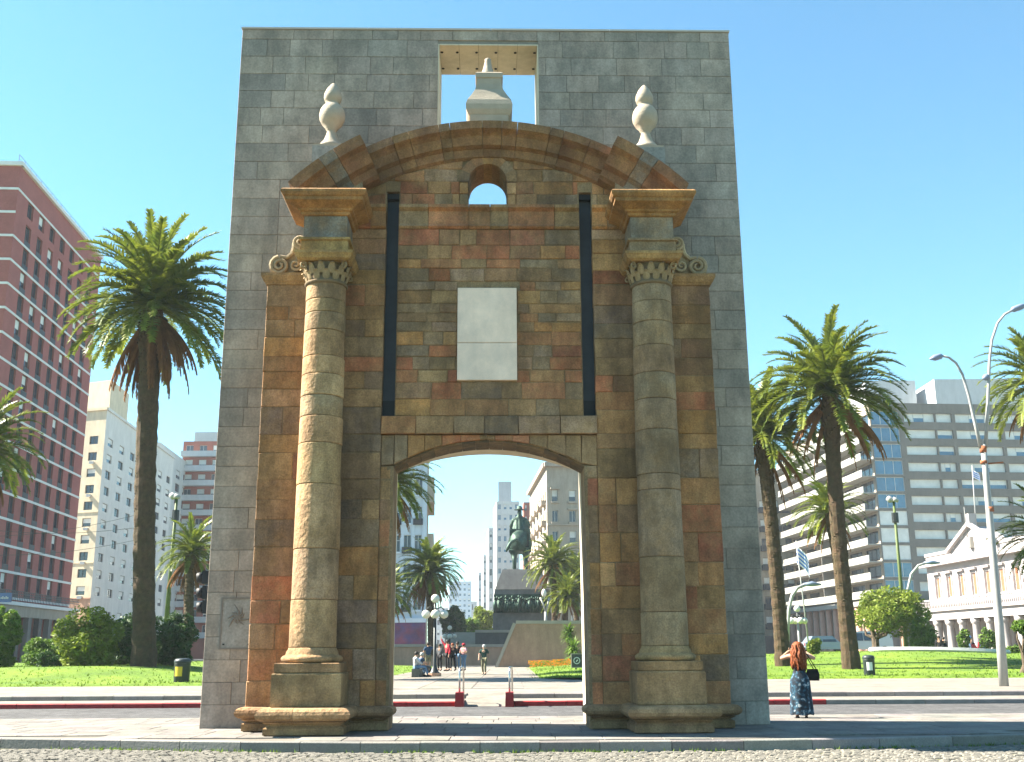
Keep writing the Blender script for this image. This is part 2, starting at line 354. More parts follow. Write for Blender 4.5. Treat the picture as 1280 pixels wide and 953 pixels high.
def kerb_run(y, zb, zt, mname, col, parent, spans, step):
    for x0, x1 in spans:
        n = max(1, round((x1 - x0) / step))
        for i in range(n):
            a, b = x0 + (x1 - x0) * i / n + .008, x0 + (x1 - x0) * (i + 1) / n - .008; c = .025; z1 = zt + random.uniform(-.004, .004)
            prof = [(y, zb), (y, z1 - c), (y + c, z1), (y + .17, z1), (y + .17, zb)]
            piece('kerb_stone', [(a, u, z) for u, z in prof] + [(b, u, z) for u, z in prof], [(0, 1, 2, 3, 4), (9, 8, 7, 6, 5)] + [(k, k + 5, k + 6, k + 1) for k in range(4)], mname, parent, jit(col, .15))
kerb_run(RED_Y, ROADZ - .1, STZ, 'red_paint', (1, 1, 1), strip, ((-24, BX0), (BX1, 9.5)), 1.5)
kerb_run(RED_Y, ROADZ - .1, STZ, 'kerb_stone', (.2, .185, .175), strip, ((9.5, 26),), 1.5)
kerb_run(GREY_Y, STZ - .1, PLZ, 'kerb_stone', (.21, .195, .18), plaza, ((-26, GX0), (GX1, 28)), 1.6)
# a grid of joints cut as thin flags on the path to the monument: large paving flags
for j in range(16):
    for i in range(5):
        x0 = -7.4 + i * 1.95 - j * .02; y0 = 41 + j * 3.0
        flat_piece('paving_slab', x0, x0 + 1.95, y0, y0 + 3.0, PLZ + .012, .05, 'paving', plaza, jit((.20, .178, .148), .06), gap=.012)
# ---------------------------------------------------------------- lawns
def smooth(t): t = max(0, min(1, t)); return t * t * (3 - 2 * t)
def lawn(name, label, x0, x1, y0, y1, hf, rad, seed, mx=48, my=26, blades=9000):
    def inside(u, v):                       # rounded rectangle remap, distance to the edge
        return min(u, v)
    g = MB(); P = {}
    for i in range(mx + 1):
        for j in range(my + 1):
            u, v = (i / mx), (j / my) ** 1.5; x, y = x0 + (x1 - x0) * u, y0 + (y1 - y0) * v
            for cx, sx in ((x0 + rad, -1), (x1 - rad, 1)):      # round the two near corners
                if (x - cx) * sx > 0 and y < y0 + rad:
                    lim = y0 + rad - math.sqrt(max(0, rad * rad - (x - cx) ** 2)); y = lim + (y - y0) * (y0 + rad - lim) / rad if rad else y
            e = min(x - x0, x1 - x, y - y0 + .02, y1 - y)
            P[i, j] = len(g.v); z = PLZ + .03 + hf(x, y) * smooth(e / 7) + .07 * smooth(e / .25) if e > .03 else PLZ - .03
            g.v.append((x, y, z))
    for i in range(mx):
        for j in range(my): g.f.append((P[i, j], P[i + 1, j], P[i + 1, j + 1], P[i, j + 1])); g.m.append(0)
    l = g.build(name, 'lawn', smooth=True, kind='structure')
    b = MB(); rr = random.Random(seed)
    for _ in range(blades):
        i = rr.random(); j = rr.random() ** 1.7; a = int(i * mx); c = int(j ** .67 * my)
        a = min(a, mx - 1); c = min(c, my - 1)
        v0, v1, v2, v3 = (Vector(g.v[P[a + da, c + dc]]) for da, dc in ((0, 0), (1, 0), (1, 1), (0, 1)))
        s, t = rr.random(), rr.random(); p = (v0 * (1 - s) + v1 * s) * (1 - t) + (v3 * (1 - s) + v2 * s) * t
        for _k in range(2):
            q = p + Vector((rr.uniform(-.1, .1), rr.uniform(-.1, .1), -.01)); an = rr.uniform(0, 3.14); w = .03
            b.add([q - Vector((math.cos(an) * w, math.sin(an) * w, 0)), q + Vector((math.cos(an) * w, math.sin(an) * w, 0)), q + Vector((rr.uniform(-.06, .06), rr.uniform(-.06, .06), rr.uniform(.05, .13)))], [(0, 1, 2)])
    props(b.build('grass', 'grass_blade'), label, 'grass', kind='stuff')
    return l
LFRONT, RFRONT = gp(640, 855.5, PLZ).y, gp(640, 851.0, PLZ).y
def hl(x, y): return .50 * smooth((y - LFRONT) / 9) * (1 + .25 * math.sin(x * .22)) * (.35 + .65 * smooth((-12 - x) / 8))
def hr(x, y): return (.25 + .70 * smooth((x - 8) / 12)) * smooth((y - RFRONT) / 22) * (1 + .15 * math.sin(x * .3))
lawn('lawn', 'short grass blades on the mown lawn with the round bushes', -66, -6.6, LFRONT, 104, hl, 4.5, 3)
lawn('lawn', 'short grass blades on the mown lawn with the gnarled tree', .9, 70, RFRONT, 96, hr, 4.5, 4)
def lz(x, y):
    if x < -6.6: return PLZ + .10 + hl(x, y) * smooth(min(-6.6 - x, y - LFRONT) / 7)
    if x > .9: return PLZ + .10 + hr(x, y) * smooth(min(x - .9, y - RFRONT) / 7)
    return PLZ
# ================================================================== the gate
YAW = R(1.3)
GO = gp(608, 908.5, 0); GO.z = KT
slab = empty('stone_clad_slab', GO, 'tall grey stone-clad slab wall standing behind the old gateway', 'wall', rz=YAW); slab['kind'] = 'thing'
HW, HT, TK = 5.925, 16.2, 1.37
OX = .04                                    # centre of the openings in the slab
A_R, A_C = 5.6, .39                         # lower arch: radius / centre height
def slab_arch(x): return A_C + math.sqrt(A_R ** 2 - (x - OX) ** 2)
c = MB(); y0 = .03
WX0, WX1, WZ0, WZ1 = -1.17, 1.25, 10.9, 15.83
OXL, OXR = OX - 2.12, OX + 2.12
c.box(-HW, OXL, y0, TK, 0, HT); c.box(OXR, HW, y0, TK, 0, HT)
poly = [(OXL, WZ0), (OXL, slab_arch(OXL))] + [(OXL + (OXR - OXL) * i / 16, slab_arch(OXL + (OXR - OXL) * i / 16)) for i in range(1, 16)] + [(OXR, slab_arch(OXR)), (OXR, WZ0)]
for i in range(16):
    xa, xb = OXL + (OXR - OXL) * i / 16, OXL + (OXR - OXL) * (i + 1) / 16
    c.prism([(xa, slab_arch(xa)), (xb, slab_arch(xb)), (xb, WZ0), (xa, WZ0)], y0, TK, lambda u, v, w: (u, w, v))
c.box(OXL, WX0, y0, TK, WZ0, HT); c.box(WX1, OXR, y0, TK, WZ0, HT); c.box(WX0, WX1, y0, TK, WZ1, HT)
c.build('core', 'slab_joint', slab, local=True)
# pale concrete linings of the two openings
c = MB(); t = .022
c.box(OXL - .001, OXL + t, .0, TK + .02, .0, slab_arch(OXL) - .03); c.box(OXR - t, OXR + .001, .0, TK + .02, 0, slab_arch(OXR) - .03)
for i in range(16):
    xa, xb = OXL + (OXR - OXL) * i / 16, OXL + (OXR - OXL) * (i + 1) / 16
    c.prism([(xa, slab_arch(xa) - t), (xb, slab_arch(xb) - t), (xb, slab_arch(xb) + .004), (xa, slab_arch(xa) + .004)], .0, TK + .02, lambda u, v, w: (u, w, v))
c.build('opening_lining', 'concrete', slab, local=True)
c = MB(); c.box(WX0 - .004, WX0 + t, .002, TK + .02, WZ0, WZ1); c.box(WX1 - t, WX1 + .004, .002, TK + .02, WZ0, WZ1)
c.build('window_lining', 'concrete', slab, local=True)
for i in range(5):                          # soffit panels with dark bolt holes
    xa, xb = WX0 + t + (WX1 - WX0 - 2 * t) * i / 5, WX0 + t + (WX1 - WX0 - 2 * t) * (i + 1) / 5
    so_ = MB().box(xa + .004, xb - .004, .002, TK + .02, WZ1 - .03, WZ1 + .004).build('soffit_panel', 'concrete', slab, local=True)
    for yy in (.32, 1.08):
        for xx in ([xa + .05, xb - .05] if i == 0 else [xb - .05]):
            MB().lathe([(.035, 0), (.035, .012)], (xx, yy, WZ1 - .045), 10).build('bolt', 'black', so_, local=True)
for x0 in (-HW, -2.9, 0.1, 3.0):
    x1 = {-HW: -2.9, -2.9: .1, .1: 3.0, 3.0: HW}[x0]
    MB().box(x0 - (.02 if x0 == -HW else -.004), x1 + (.02 if x1 == HW else -.004), -.03, TK + .03, HT, HT + .045).build('coping', 'coping', slab, local=True)
MB().box(-HW + .25, HW - .2, .25, TK - .2, HT + .045, HT + .14).build('parapet_strip', 'slab_joint', slab, local=True)
def arc_top(x):
    return 7.08 + math.sqrt(max(.1, 5.95 ** 2 - x * x)) if abs(x) < 4.4 else 0
rr = random.Random(11); z = 0.0; n_block = 0; PLQ = (-5.58, -4.93, 1.62, 2.62)
while z < HT - .05:
    h = rr.choice((.44, .45, .46, .47)); h = min(h, HT - z) if HT - z - h > .2 else HT - z
    x = -HW
    while x < HW - .01:
        w = rr.choice((.62, .78, .95, 1.1, 1.25, .55))
        if HW - (x + w) < .45: w = HW - x
        x1 = x + w; segs = [(x, x1)]
        if z + h > WZ0 and x < WX1 and x1 > WX0:
            segs = [(a, b) for a, b in ((x, min(x1, WX0)), (max(x, WX1), x1)) if b - a > .08] if z < WZ1 - .2 else [(x, x1)]
        for a, b in segs:
            zb = z
            if z < WZ1 < z + h and a < WX1 and b > WX0: zb = WZ1 + .004
            if z + h < 9.2: vis = max(abs(a), abs(b)) > 4.55
            else: vis = max(abs(a), abs(b)) > 4.1 or z + h > min(arc_top(a), arc_top(b)) + .15
            if vis and z + h - zb > .05:
                vs, fs = stone_mesh(a, b, zb, z + h, .06, 0.0, .006, .0035, .002)
                base = rr.choice(((.37, .305, .25), (.38, .315, .255), (.355, .30, .25), (.34, .29, .245), (.385, .315, .255), (.315, .275, .238), (.365, .30, .248)))
                piece('stone_block', vs, fs, 'slab_stone', slab, jit(base, .07, .01)); n_block += 1
        x = x1
    z += h
# bas-relief panel low on the left of the slab
x0, x1, z0, z1 = PLQ
pl = MB().box(x0, x1, -.012, .02, z0, z1).build('relief_panel', 'slab_stone', slab, local=True, color=(.30, .295, .275)); pl['label'] = 'square carved relief panel low on the grey slab'
fr = MB(); b = .035
fr.box(x0 - b, x1 + b, -.03, .02, z1, z1 + b); fr.box(x0 - b, x1 + b, -.03, .02, z0 - b, z0); fr.box(x0 - b, x0, -.03, .02, z0, z1); fr.box(x1, x1 + b, -.03, .02, z0, z1)
fr.build('panel_frame', 'wall_grey', pl, local=True)
rel = MB(); cx, cz = -5.25, 2.25
for k in range(9):
    a = k * .7; rel.tube([(cx, -.012, cz), (cx + .10 * math.cos(a), -.02, cz + .10 * math.sin(a)), (cx + (.15 + .06 * (k % 3)) * math.cos(a + .5), -.014, cz + (.15 + .06 * (k % 3)) * math.sin(a + .5))], [.03, .024, .008], 6)
rel.build('relief', 'wall_grey', pl, local=True)
for bx in (x0 + .06, x1 - .06): MB().box(bx - .02, bx + .02, -.024, -.008, z0 + .05, z0 + .08).build('fixing', 'dark_metal', pl, local=True)

# ---------------------------------------------------------------- old sandstone gateway in front of it
gate = empty('stone_gateway', GO + Vector((math.cos(YAW) * .06, math.sin(YAW) * .06, 0)), 'weathered brown sandstone gateway with twin columns and a curved pediment', 'gateway', rz=YAW)
OCH = [(0.436, 0.226, 0.082), (0.396, 0.210, 0.086), (0.363, 0.200, 0.090), (0.317, 0.184, 0.094), (0.337, 0.210, 0.102), (0.297, 0.189, 0.102), (0.376, 0.179, 0.082), (0.271, 0.173, 0.098), (0.409, 0.236, 0.098)]
RED = [(0.383, 0.147, 0.070), (0.376, 0.163, 0.090), (0.409, 0.173, 0.082), (0.343, 0.137, 0.070)]
GRY = [(0.271, 0.194, 0.123), (0.218, 0.158, 0.107), (0.297, 0.210, 0.131)]
def gcol(red=.08, gry=.22):
    q = random.random(); c_ = random.choice(RED if q < red else GRY if q < red + gry else OCH); k_ = random.choice((.95, .98, .92, .9, .82, .7, 1.03)); return jit((c_[0] * k_ * 1.08, c_[1] * k_, c_[2] * k_), .10)
def gstone(x0, x1, z0, z1, p, depth=.2, red=.08, gry=.22, ch=.011, name='stone', col=None, z1b=None, z0b=None):
    vs, fs = stone_mesh(x0, x1, z0, z1, -p + depth, -p + random.uniform(-.008, .010), ch, .005, .009)
    if z1b is not None or z0b is not None:      # slanting top / bottom edges
        vs = [list(v) for v in vs]
        for v in vs:
            t = (v[0] - x0) / (x1 - x0); s = (v[2] - z0) / (z1 - z0)
            zt = z1 + ((z1b if z1b is not None else z1) - z1) * t; zb = z0 + ((z0b if z0b is not None else z0) - z0) * t
            v[2] = zb + (zt - zb) * s
    return piece(name, vs, fs, 'gate_stone', gate, col or gcol(red, gry))
P0 = 1.028                                  # mortar core; stones stand 5 cm proud
G_R, G_C = 4.04, 1.82
def arch(x): return G_C + math.sqrt(G_R ** 2 - x * x)
PR, PZ = 5.9, 7.05                          # pediment circle
def ped_z(x, r=PR): return PZ + math.sqrt(max(0, r * r - x * x))
c = MB()
for s in (-1, 1):
    def bx(xa, xb, ya, yb, za, zb): c.box(min(xa * s, xb * s), max(xa * s, xb * s), ya, yb, za, zb)
    bx(2.29, 4.80, -P0, 0, 0, 9.30); bx(2.01, 2.29, -P0 + .05, 0, 0, 5.3); bx(2.29, 3.98, -P0, 0, 9.30, 11.0)
    bx(2.01, 2.29, -.70, 0, 6.35, 11.5)
for i in range(20):
    xa, xb = -2.29 + 4.58 * i / 20, -2.29 + 4.58 * (i + 1) / 20
    za, zb = (arch(xa) if abs(xa) < 2.07 else 5.3), (arch(xb) if abs(xb) < 2.07 else 5.3)
    c.prism([(xa, za), (xb, zb), (xb, 6.35), (xa, 6.35)], -P0 + .13, 0, lambda u, v, w: (u, w, v))
c.box(-2.01, 2.01, -P0, 0, 6.35, 11.0)
OCX, OCZ, OCR = -.03, 11.72, .43            # little arched opening in the tympanum
N = 120
for i in range(N):
    xa, xb = -4.15 + 8.3 * i / N, -4.15 + 8.3 * (i + 1) / N; ztop = [ped_z(xa, PR - .3), ped_z(xb, PR - .3)]
    if abs(xa) < 2.3 and abs(xb) < 2.3 and (abs((xa + xb) / 2) > 1.98): lo = 11.5
    else: lo = 11.0
    if abs((xa + xb) / 2 - OCX) < OCR + .02:
        lo = [OCZ + math.sqrt(max(0, (OCR + .02) ** 2 - (x - OCX) ** 2)) for x in (xa, xb)]; c.box(xa, xb, -P0, 0, 11.0, 11.12)
    else: lo = [lo, lo]
    c.prism([(xa, lo[0]), (xb, lo[1]), (xb, ztop[1]), (xa, ztop[0])], -P0, -.02, lambda u, v, w: (u, w, v))
c.build('core', 'gate_stone', gate, local=True, color=(.25, .175, .10))
# pier stones either side of the opening and of each column
for s in (-1, 1):
    z = .46
    while z < 9.27:
        h = random.uniform(.40, .62) if z < 6 else random.uniform(.30, .44)
        if z < 5.97 < z + h: h = 5.97 - z
        if h < .12: h = .12
        if 9.30 - (z + h) < .2: h = 9.30 - z
        out, col = 4.84, 3.45
        cuts = [out, col] if random.random() < .6 else [out, random.uniform(4.1, 4.5), col]
        for a, b in zip(cuts, cuts[1:]): gstone(min(a * s, b * s), max(a * s, b * s), z, z + h, 1.05, gry=.16)
        inn = 2.28
        cuts = [col, inn] if random.random() < .6 else [col, random.uniform(2.55, 2.8), inn]
        for a, b in zip(cuts, cuts[1:]): gstone(min(a * s, b * s), max(a * s, b * s), z, z + h, 1.05, gry=.16)
        if z < 5.2: gstone(min(2.06 * s, 2.29 * s), max(2.06 * s, 2.29 * s), z, min(z + h, 5.3), .99, gry=.16)
        z += h
    z = 9.32
    while z < 10.56:
        h = min(random.uniform(.3, .4), 10.6 - z); h = h if 10.6 - z - h > .15 else 10.6 - z
        gstone(min(3.98 * s, 3.4 * s), max(3.98 * s, 3.4 * s), z, z + h, 1.05)
        gstone(min(3.4 * s, 2.28 * s), max(3.4 * s, 2.28 * s), z, z + h, 1.05)
        z += h
# centre panel between the slots, round the marble tablet
TAB = (-.69, .60, 7.13, 9.21)
z = 6.36
while z < 10.58:
    h = random.uniform(.20, .33)
    if z < 7.0: h = .37
    if 10.6 - (z + h) < .18: h = 10.6 - z
    x = -2.0
    while x < 1.99:
        w = random.uniform(.35, .95); w = w if 2.0 - (x + w) > .3 else 2.0 - x
        segs = [(x, x + w)]
        if z + h > TAB[2] + .03 and z < TAB[3] - .03:
            segs = [q for q in ((x, min(x + w, TAB[0])), (max(x, TAB[1]), x + w)) if q[1] - q[0] > .1]
        for a, b in segs: gstone(a, b, z, z + h, 1.05, red=.10 if z < 9.2 else .26, gry=.28)
        x += w
    z += h
tab = MB()
for a, b in ((7.13, 7.96), (7.965, 9.21)):
    vs, fs = stone_mesh(TAB[0], TAB[1], a, b, -1.0, -1.11, .008, .002, 0); o = piece('marble_tablet', vs, fs, 'marble', gate); o['label'] = 'blank pale marble tablet'
# lintel band and the stones of the flat arch
xs = [-2.29, -1.55, -.75, -.1, .62, 1.5, 2.29]
for a, b in zip(xs, xs[1:]): gstone(a, b, 5.97, 6.36, 1.09, depth=.24, gry=.35)
xs = [-2.29, -1.72, -1.0, -.2, -.04, .12, .85, 1.62, 2.29]
for a, b in zip(xs, xs[1:]):
    za, zb = (arch(a) if abs(a) < 2.07 else 5.3), (arch(b) if abs(b) < 2.07 else 5.3)
    m_ = (a + b) / 2; seg = [(a, m_), (m_, b)] if b - a > .3 else [(a, b)]
    col = gcol(.1, .3)
    for i, (p, q) in enumerate(seg):
        z_a, z_b = (arch(p) if abs(p) < 2.07 else 5.3), (arch(q) if abs(q) < 2.07 else 5.3)
        gstone(p, q, z_a, 5.965, 1.0, col=col, z0b=z_b, ch=.012)
# underside of the flat arch, its shade put into a dark stone colour
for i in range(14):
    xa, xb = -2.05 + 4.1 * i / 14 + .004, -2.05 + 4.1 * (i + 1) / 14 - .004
    c = MB(); c.prism([(xa, arch(xa) - .035), (xb, arch(xb) - .035), (xb, arch(xb) + .004), (xa, arch(xa) + .004)], -.93, -.03, lambda u, v, w: (u, w, v)); c.build('shaded_soffit', 'gate_stone', gate, local=True, color=jit((.10, .075, .05), .15))
# chain slots with their dark steel channels
for s in (-1, 1):
    MB().box(2.15 * s - .135, 2.15 * s + .135, -.80, -.70, 6.74, 11.36).build('slot_channel', 'steel_dark', gate, local=True)
    MB().box(2.15 * s - .137, 2.15 * s + .137, -.86, -.70, 6.36, 6.735).build('slot_foot', 'black', gate, local=True)
    MB().box(2.15 * s - .16, 2.15 * s + .16, -.93, -.70, 11.365, 11.49).build('slot_head', 'black', gate, local=True)
# moulded band between panel and tympanum
def moulding(name, x0, x1, prof, m='gate_stone', col=None, parent=None):     # prof: (p, z), extruded along x
    n = len(prof); vs = [(x0, -p, z) for p, z in prof] + [(x1, -p, z) for p, z in prof]
    fs = [tuple(range(n)), tuple(range(2 * n - 1, n - 1, -1))] + [(i, i + n, (i + 1) % n + n, (i + 1) % n) for i in range(n)]
    return piece(name, vs, fs, m, parent or gate, col or gcol(.4, .1))
BAND = [(.9, 10.60), (1.08, 10.60), (1.13, 10.64), (1.10, 10.70), (1.10, 11.0), (1.15, 11.03), (1.20, 11.06), (1.20, 11.13), (.9, 11.13)]
xs = [-2.0, -1.35, -.45, .02, .42, 1.45, 2.0]
for i, (a, b) in enumerate(zip(xs, xs[1:])): moulding('band_stone', a + .006, b - .006, BAND, col=jit(RED[2] if i in (1, 4) else random.choice(OCH[3:7]), .1))
for s in (-1, 1):
    for a, b in ((2.29, 2.62), (2.63, 2.95)): moulding('band_stone', min(a * s, b * s), max(a * s, b * s), BAND)
    for a, b in ((2.62, 2.9),): pass
# tympanum stones
z = 11.14
while z < 12.5:
    h = .30; x = -4.0
    while x < 4.0:
        w = random.uniform(.4, .9); x1 = min(x + w, 4.0); segs = [(x, x1)]
        for s in (-1, 1):                    # gaps for the slots and the little opening
            if z < 11.49:
                segs = [q for a, b in segs for q in ((a, min(b, 2.15 * s - .16)), (max(a, 2.15 * s + .16), b)) if q[1] - q[0] > .06]
        if z < OCZ + OCR + .22:
            hw = OCR + .20 if z + h < OCZ + .2 else math.sqrt(max(.01, (OCR + .22) ** 2 - max(0, z - OCZ) ** 2))
            segs = [q for a, b in segs for q in ((a, min(b, OCX - hw)), (max(a, OCX + hw), b)) if q[1] - q[0] > .06]
        xl_ = math.sqrt(max(.01, (PR - .62) ** 2 - (z + .09 - PZ) ** 2))
        for a, b in [(max(a, -xl_), min(b, xl_)) for a, b in segs if min(b, xl_) - max(a, -xl_) > .06]:
            za, zb = min(z + h, ped_z(a, PR - .62)), min(z + h, ped_z(b, PR - .62))
            if min(za, zb) > z + .01: gstone(a, b, z, za, 1.05, z1b=zb, red=.2, gry=.2)
        x = x1
    z += h
# arch stones round the little opening
for i in range(7):
    a0, a1 = math.pi * i / 7, math.pi * (i + 1) / 7; n = 4; vs = []
    for p in (1.10, .05):
        for r_ in (OCR, OCR + .22):
            for k in range(n + 1):
                q = a0 + (a1 - a0) * (k + (.03 if k == 0 else -.03 if k == n else 0)) / n; vs.append((OCX - r_ * math.cos(q), -p, OCZ + r_ * math.sin(q)))
    m_ = n + 1; fs = []
    for k in range(n): fs += [(k, k + 1, k + 1 + m_, k + m_), (k, k + 2 * m_, k + 1 + 2 * m_, k + 1), (k + m_, k + 1 + m_, k + 1 + 3 * m_, k + 3 * m_)]
    piece('arch_stone', vs, fs, 'gate_stone', gate, gcol(.1, .2))
for s in (-1, 1):
    za = 11.14
    for h in (.28, .29): gstone(OCX + min(OCR * s, (OCR + .2) * s), OCX + max(OCR * s, (OCR + .2) * s), za, za + h, 1.10, depth=1.05); za += h
MB().box(OCX - OCR - .1, OCX + OCR + .1, -1.0, -.05, 11.121, 11.16).build('sill', 'gate_stone', gate, local=True, color=(.2, .17, .13))
# segmental pediment mouldings, stone by stone
PC = [(0, .6), (0, 1.62), (-.17, 1.60), (-.22, 1.46), (-.26, 1.40), (-.44, 1.32), (-.48, 1.18), (-.64, 1.14), (-.68, 1.06), (-.68, .6)]
PE = [(.13, .6), (.13, 2.02), (-.10, 1.99), (-.16, 1.84), (-.22, 1.78), (-.42, 1.68), (-.47, 1.50), (-.62, 1.46), (-.68, 1.36), (-.68, .6)]
def arc_stone(a0, a1, prof, col):
    n = 3; k = len(prof); vs = []
    for i in range(n + 1):
        q = a0 + (a1 - a0) * i / n
        if i == 0: q += .0010
        if i == n: q -= .0010
        for o, p in prof: vs.append(((PR + o) * math.sin(q), -p, PZ + (PR + o) * math.cos(q)))
    fs = [tuple(range(k)), tuple(range((n + 1) * k - 1, n * k - 1, -1))]
    for i in range(n):
        for j in range(k): fs.append((i * k + j, (i + 1) * k + j, (i + 1) * k + (j + 1) % k, i * k + (j + 1) % k))
    piece('cornice_stone', vs, fs, 'gate_stone', gate, col)
BRN = [(.225, .118, .062), (.21, .115, .062), (.235, .125, .064), (.20, .115, .066), (.23, .12, .064)]
AE, AM = R(45.6), R(27.6)
cuts = [-27.6, -21.5, -17.8, -11.0, -8.6, -1.5, 2.8, 6.2, 13.5, 16.5, 22.5, 27.6]
for a, b in zip(cuts, cuts[1:]): arc_stone(R(a), R(b), PC, jit(random.choice(BRN), .05))
for s in (-1, 1):
    cuts = [AM, R(34), R(37.5), AE]
    for i, (a, b) in enumerate(zip(cuts, cuts[1:])): arc_stone(min(a * s, b * s), max(a * s, b * s), PE, jit(BRN[i % 5] if i != 1 else (.165, .16, .145), .08))
    # masonry filling under the projecting end
    for xa, xb in ((2.78, 3.2), (3.2, 3.62), (3.62, 4.0)):
        za, zb = ped_z(xa, PR - .6), ped_z(xb, PR - .6)
        if max(za, zb) > 11.0:
            c = MB(); c.prism([(xa * s, 10.98), (xb * s, 10.98), (xb * s, max(10.99, zb)), (xa * s, za)], -1.46, -1.0, lambda u, v, w: (u, w, v)); c.build('stone', 'gate_stone', gate, local=True, color=jit((0.290, 0.210, 0.135), .1))
# ---- loft of rectangles (mouldings that run round three sides)
def loft(name, x0, x1, yb, yf, prof, m, parent, col=None, smooth=False, yback=True):
    vs = []; fs = []
    for o, z in prof: vs += [(x0 - o, yb, z), (x0 - o, yf - o, z), (x1 + o, yf - o, z), (x1 + o, yb, z)]
    k = len(prof)
    for i in range(k - 1):
        for j in range(4): fs.append((i * 4 + j, i * 4 + (j + 1) % 4, (i + 1) * 4 + (j + 1) % 4, (i + 1) * 4 + j))
    fs += [(3, 2, 1, 0), tuple(range(4 * k - 4, 4 * k))]
    return piece(name, vs, fs, m, parent, col)
def halfround(z0, z1, o, n=6): return [(o * math.sin(math.pi * i / n), z0 + (z1 - z0) * (1 - math.cos(math.pi * i / n)) / 2) for i in range(n + 1)]
CX, CP = 3.47, 1.56
leaf_me = None
for s in (-1, 1):
    # wing: bench course at the foot, cap moulding and scroll on top
    xo, xi = 4.86 * s, 2.04 * s; a, b = min(xo, xi), max(xo, xi)
    loft('plinth_foot', a + .04, b - .04, -.4, -1.06, [(0, 0), (.06, .02), (.06, .15), (.0, .18), (-.02, .22)], 'gate_stone', gate, jit((0.290, 0.173, 0.086), .08))
    mid = (a + b) / 2
    loft('plinth_bench', a, b, -.4, -1.12, [(-.03, .20), (.04, .24)] + halfround(.25, .47, .15) + [(-.06, .475)], 'gate_stone', gate, jit((0.396, 0.231, 0.115), .08))
    wa, wb = min(4.86 * s, 3.98 * s), max(4.86 * s, 3.98 * s)
    loft('wing_cap', wa, wb, -.1, -1.07, [(0, 9.29), (.02, 9.33), (.05, 9.36), (.09, 9.44), (.10, 9.47), (.10, 9.53), (.0, 9.545)], 'gate_stone', gate, jit((0.356, 0.226, 0.107), .06))
    # scroll volute lying on the wing cap
    v = MB(); sx = s
    def P(u, w, p=1.0): return (s * (3.97 + u), -p, 9.55 + w)
    def spiral(cu, cw, r0, turns, st, dr, rad0):
        pts = []; n = int(turns * 14)
        for i in range(n + 1):
            t = i / n; r = r0 * (1 - t * .85); q = st + dr * t * turns * 2 * math.pi; pts.append(P(cu + r * math.cos(q), cw + r * math.sin(q), 1.02 + .05 * t))
        v.tube(pts, [rad0 * (1 - .5 * i / n) for i in range(n + 1)], 7)
    out = [(0, 0), (.83, 0), (.86, .2), (.80, .34), (.66, .40), (.45, .40), (.36, .50), (.34, .66), (.36, .80), (.30, .90), (.18, .92), (.06, .86), (0, .7)]
    v.prism(out, -.95, -.72, lambda u, w, y: (s * (3.97 + u), y, 9.55 + w))
    spiral(.62, .19, .21, 2.0, 1.4, -1, .055); spiral(.19, .74, .15, 1.8, -1.6, 1, .045); spiral(.27, .2, .14, 1.5, 2.5, 1, .04)
    v.tube([P(.62, .40), P(.48, .38), (P(.37, .48)), P(.33, .62), P(.33, .72)], .05, 7)
    v.tube([P(.06, .45), P(.16, .40), P(.26, .36)], .045, 6)
    v.build('scroll', 'volute', gate, local=True)
    cx = CX * s
    # pedestal
    loft('pedestal_foot', cx - .70, cx + .70, -1.0, -CP - .72, [(0, 0), (.05, .02), (.05, .13), (-.01, .18), (.02, .23)], 'gate_stone', gate, jit((0.330, 0.194, 0.094), .06))
    for xa, xb in ((cx - .74, cx + .18 * s), (cx + .18 * s, cx + .74)):
        o = loft('pedestal_bench', xa + .003, xb - .003, -1.0, -CP - .78, [(-.02, .22)] + [(0 if q <= 0 else q, z) for q, z in [(.03, .25)]] + [(q, z) for q, z in halfround(.26, .50, .15)] + [(-.05, .505)], 'gate_stone', gate, jit((0.422, 0.252, 0.127), .08))
        for vtx in o.data.vertices:              # no rounding at the joint between the two stones
            if abs(vtx.co.x - cx - .18 * s) < .19: vtx.co.x = cx + .18 * s + (-.003 if xa < cx - .5 else .003)
    loft('pedestal_block', cx - .66, cx + .66, -1.0, -CP - .64, [(-.02, .50), (0, .53), (0, 1.10), (-.02, 1.13)], 'gate_stone', gate, jit((0.337, 0.210, 0.102), .06))
    loft('pedestal_slab', cx - .62, cx + .62, -1.0, -CP - .60, [(-.015, 1.132), (0, 1.15), (0, 1.30), (-.012, 1.315)], 'gate_stone', gate, jit((0.356, 0.210, 0.098), .06))
    bs = MB().lathe([(.50, 1.315), (.57, 1.33), (.60, 1.37), (.60, 1.41), (.56, 1.45), (.52, 1.46), (.51, 1.49), (.50, 1.53), (.475, 1.56), (.465, 1.60)], (cx, -CP, 0), 36); bs.build('column_base', 'gate_stone', gate, True, True, color=jit((0.422, 0.263, 0.123), .05))
    # shaft drums
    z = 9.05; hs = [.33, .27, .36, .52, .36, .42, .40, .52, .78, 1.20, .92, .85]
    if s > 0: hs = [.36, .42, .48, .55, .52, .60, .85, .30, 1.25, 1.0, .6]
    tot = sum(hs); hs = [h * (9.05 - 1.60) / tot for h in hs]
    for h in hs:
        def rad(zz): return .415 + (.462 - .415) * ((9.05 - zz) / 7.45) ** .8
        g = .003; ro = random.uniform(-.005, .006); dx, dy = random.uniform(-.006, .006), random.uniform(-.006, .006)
        m = MB().lathe([(rad(z) - .012 + ro, z - g), (rad(z) + ro, z - g - .009), (rad(z) + ro + .001, z - g - .022), (rad(z - h / 2) + ro, z - h / 2), (rad(z - h) + ro + .001, z - h + g + .022), (rad(z - h) + ro, z - h + g + .009), (rad(z - h) - .012 + ro, z - h + g)], (cx + dx, -CP + dy, 0), 40, jit=.0012)
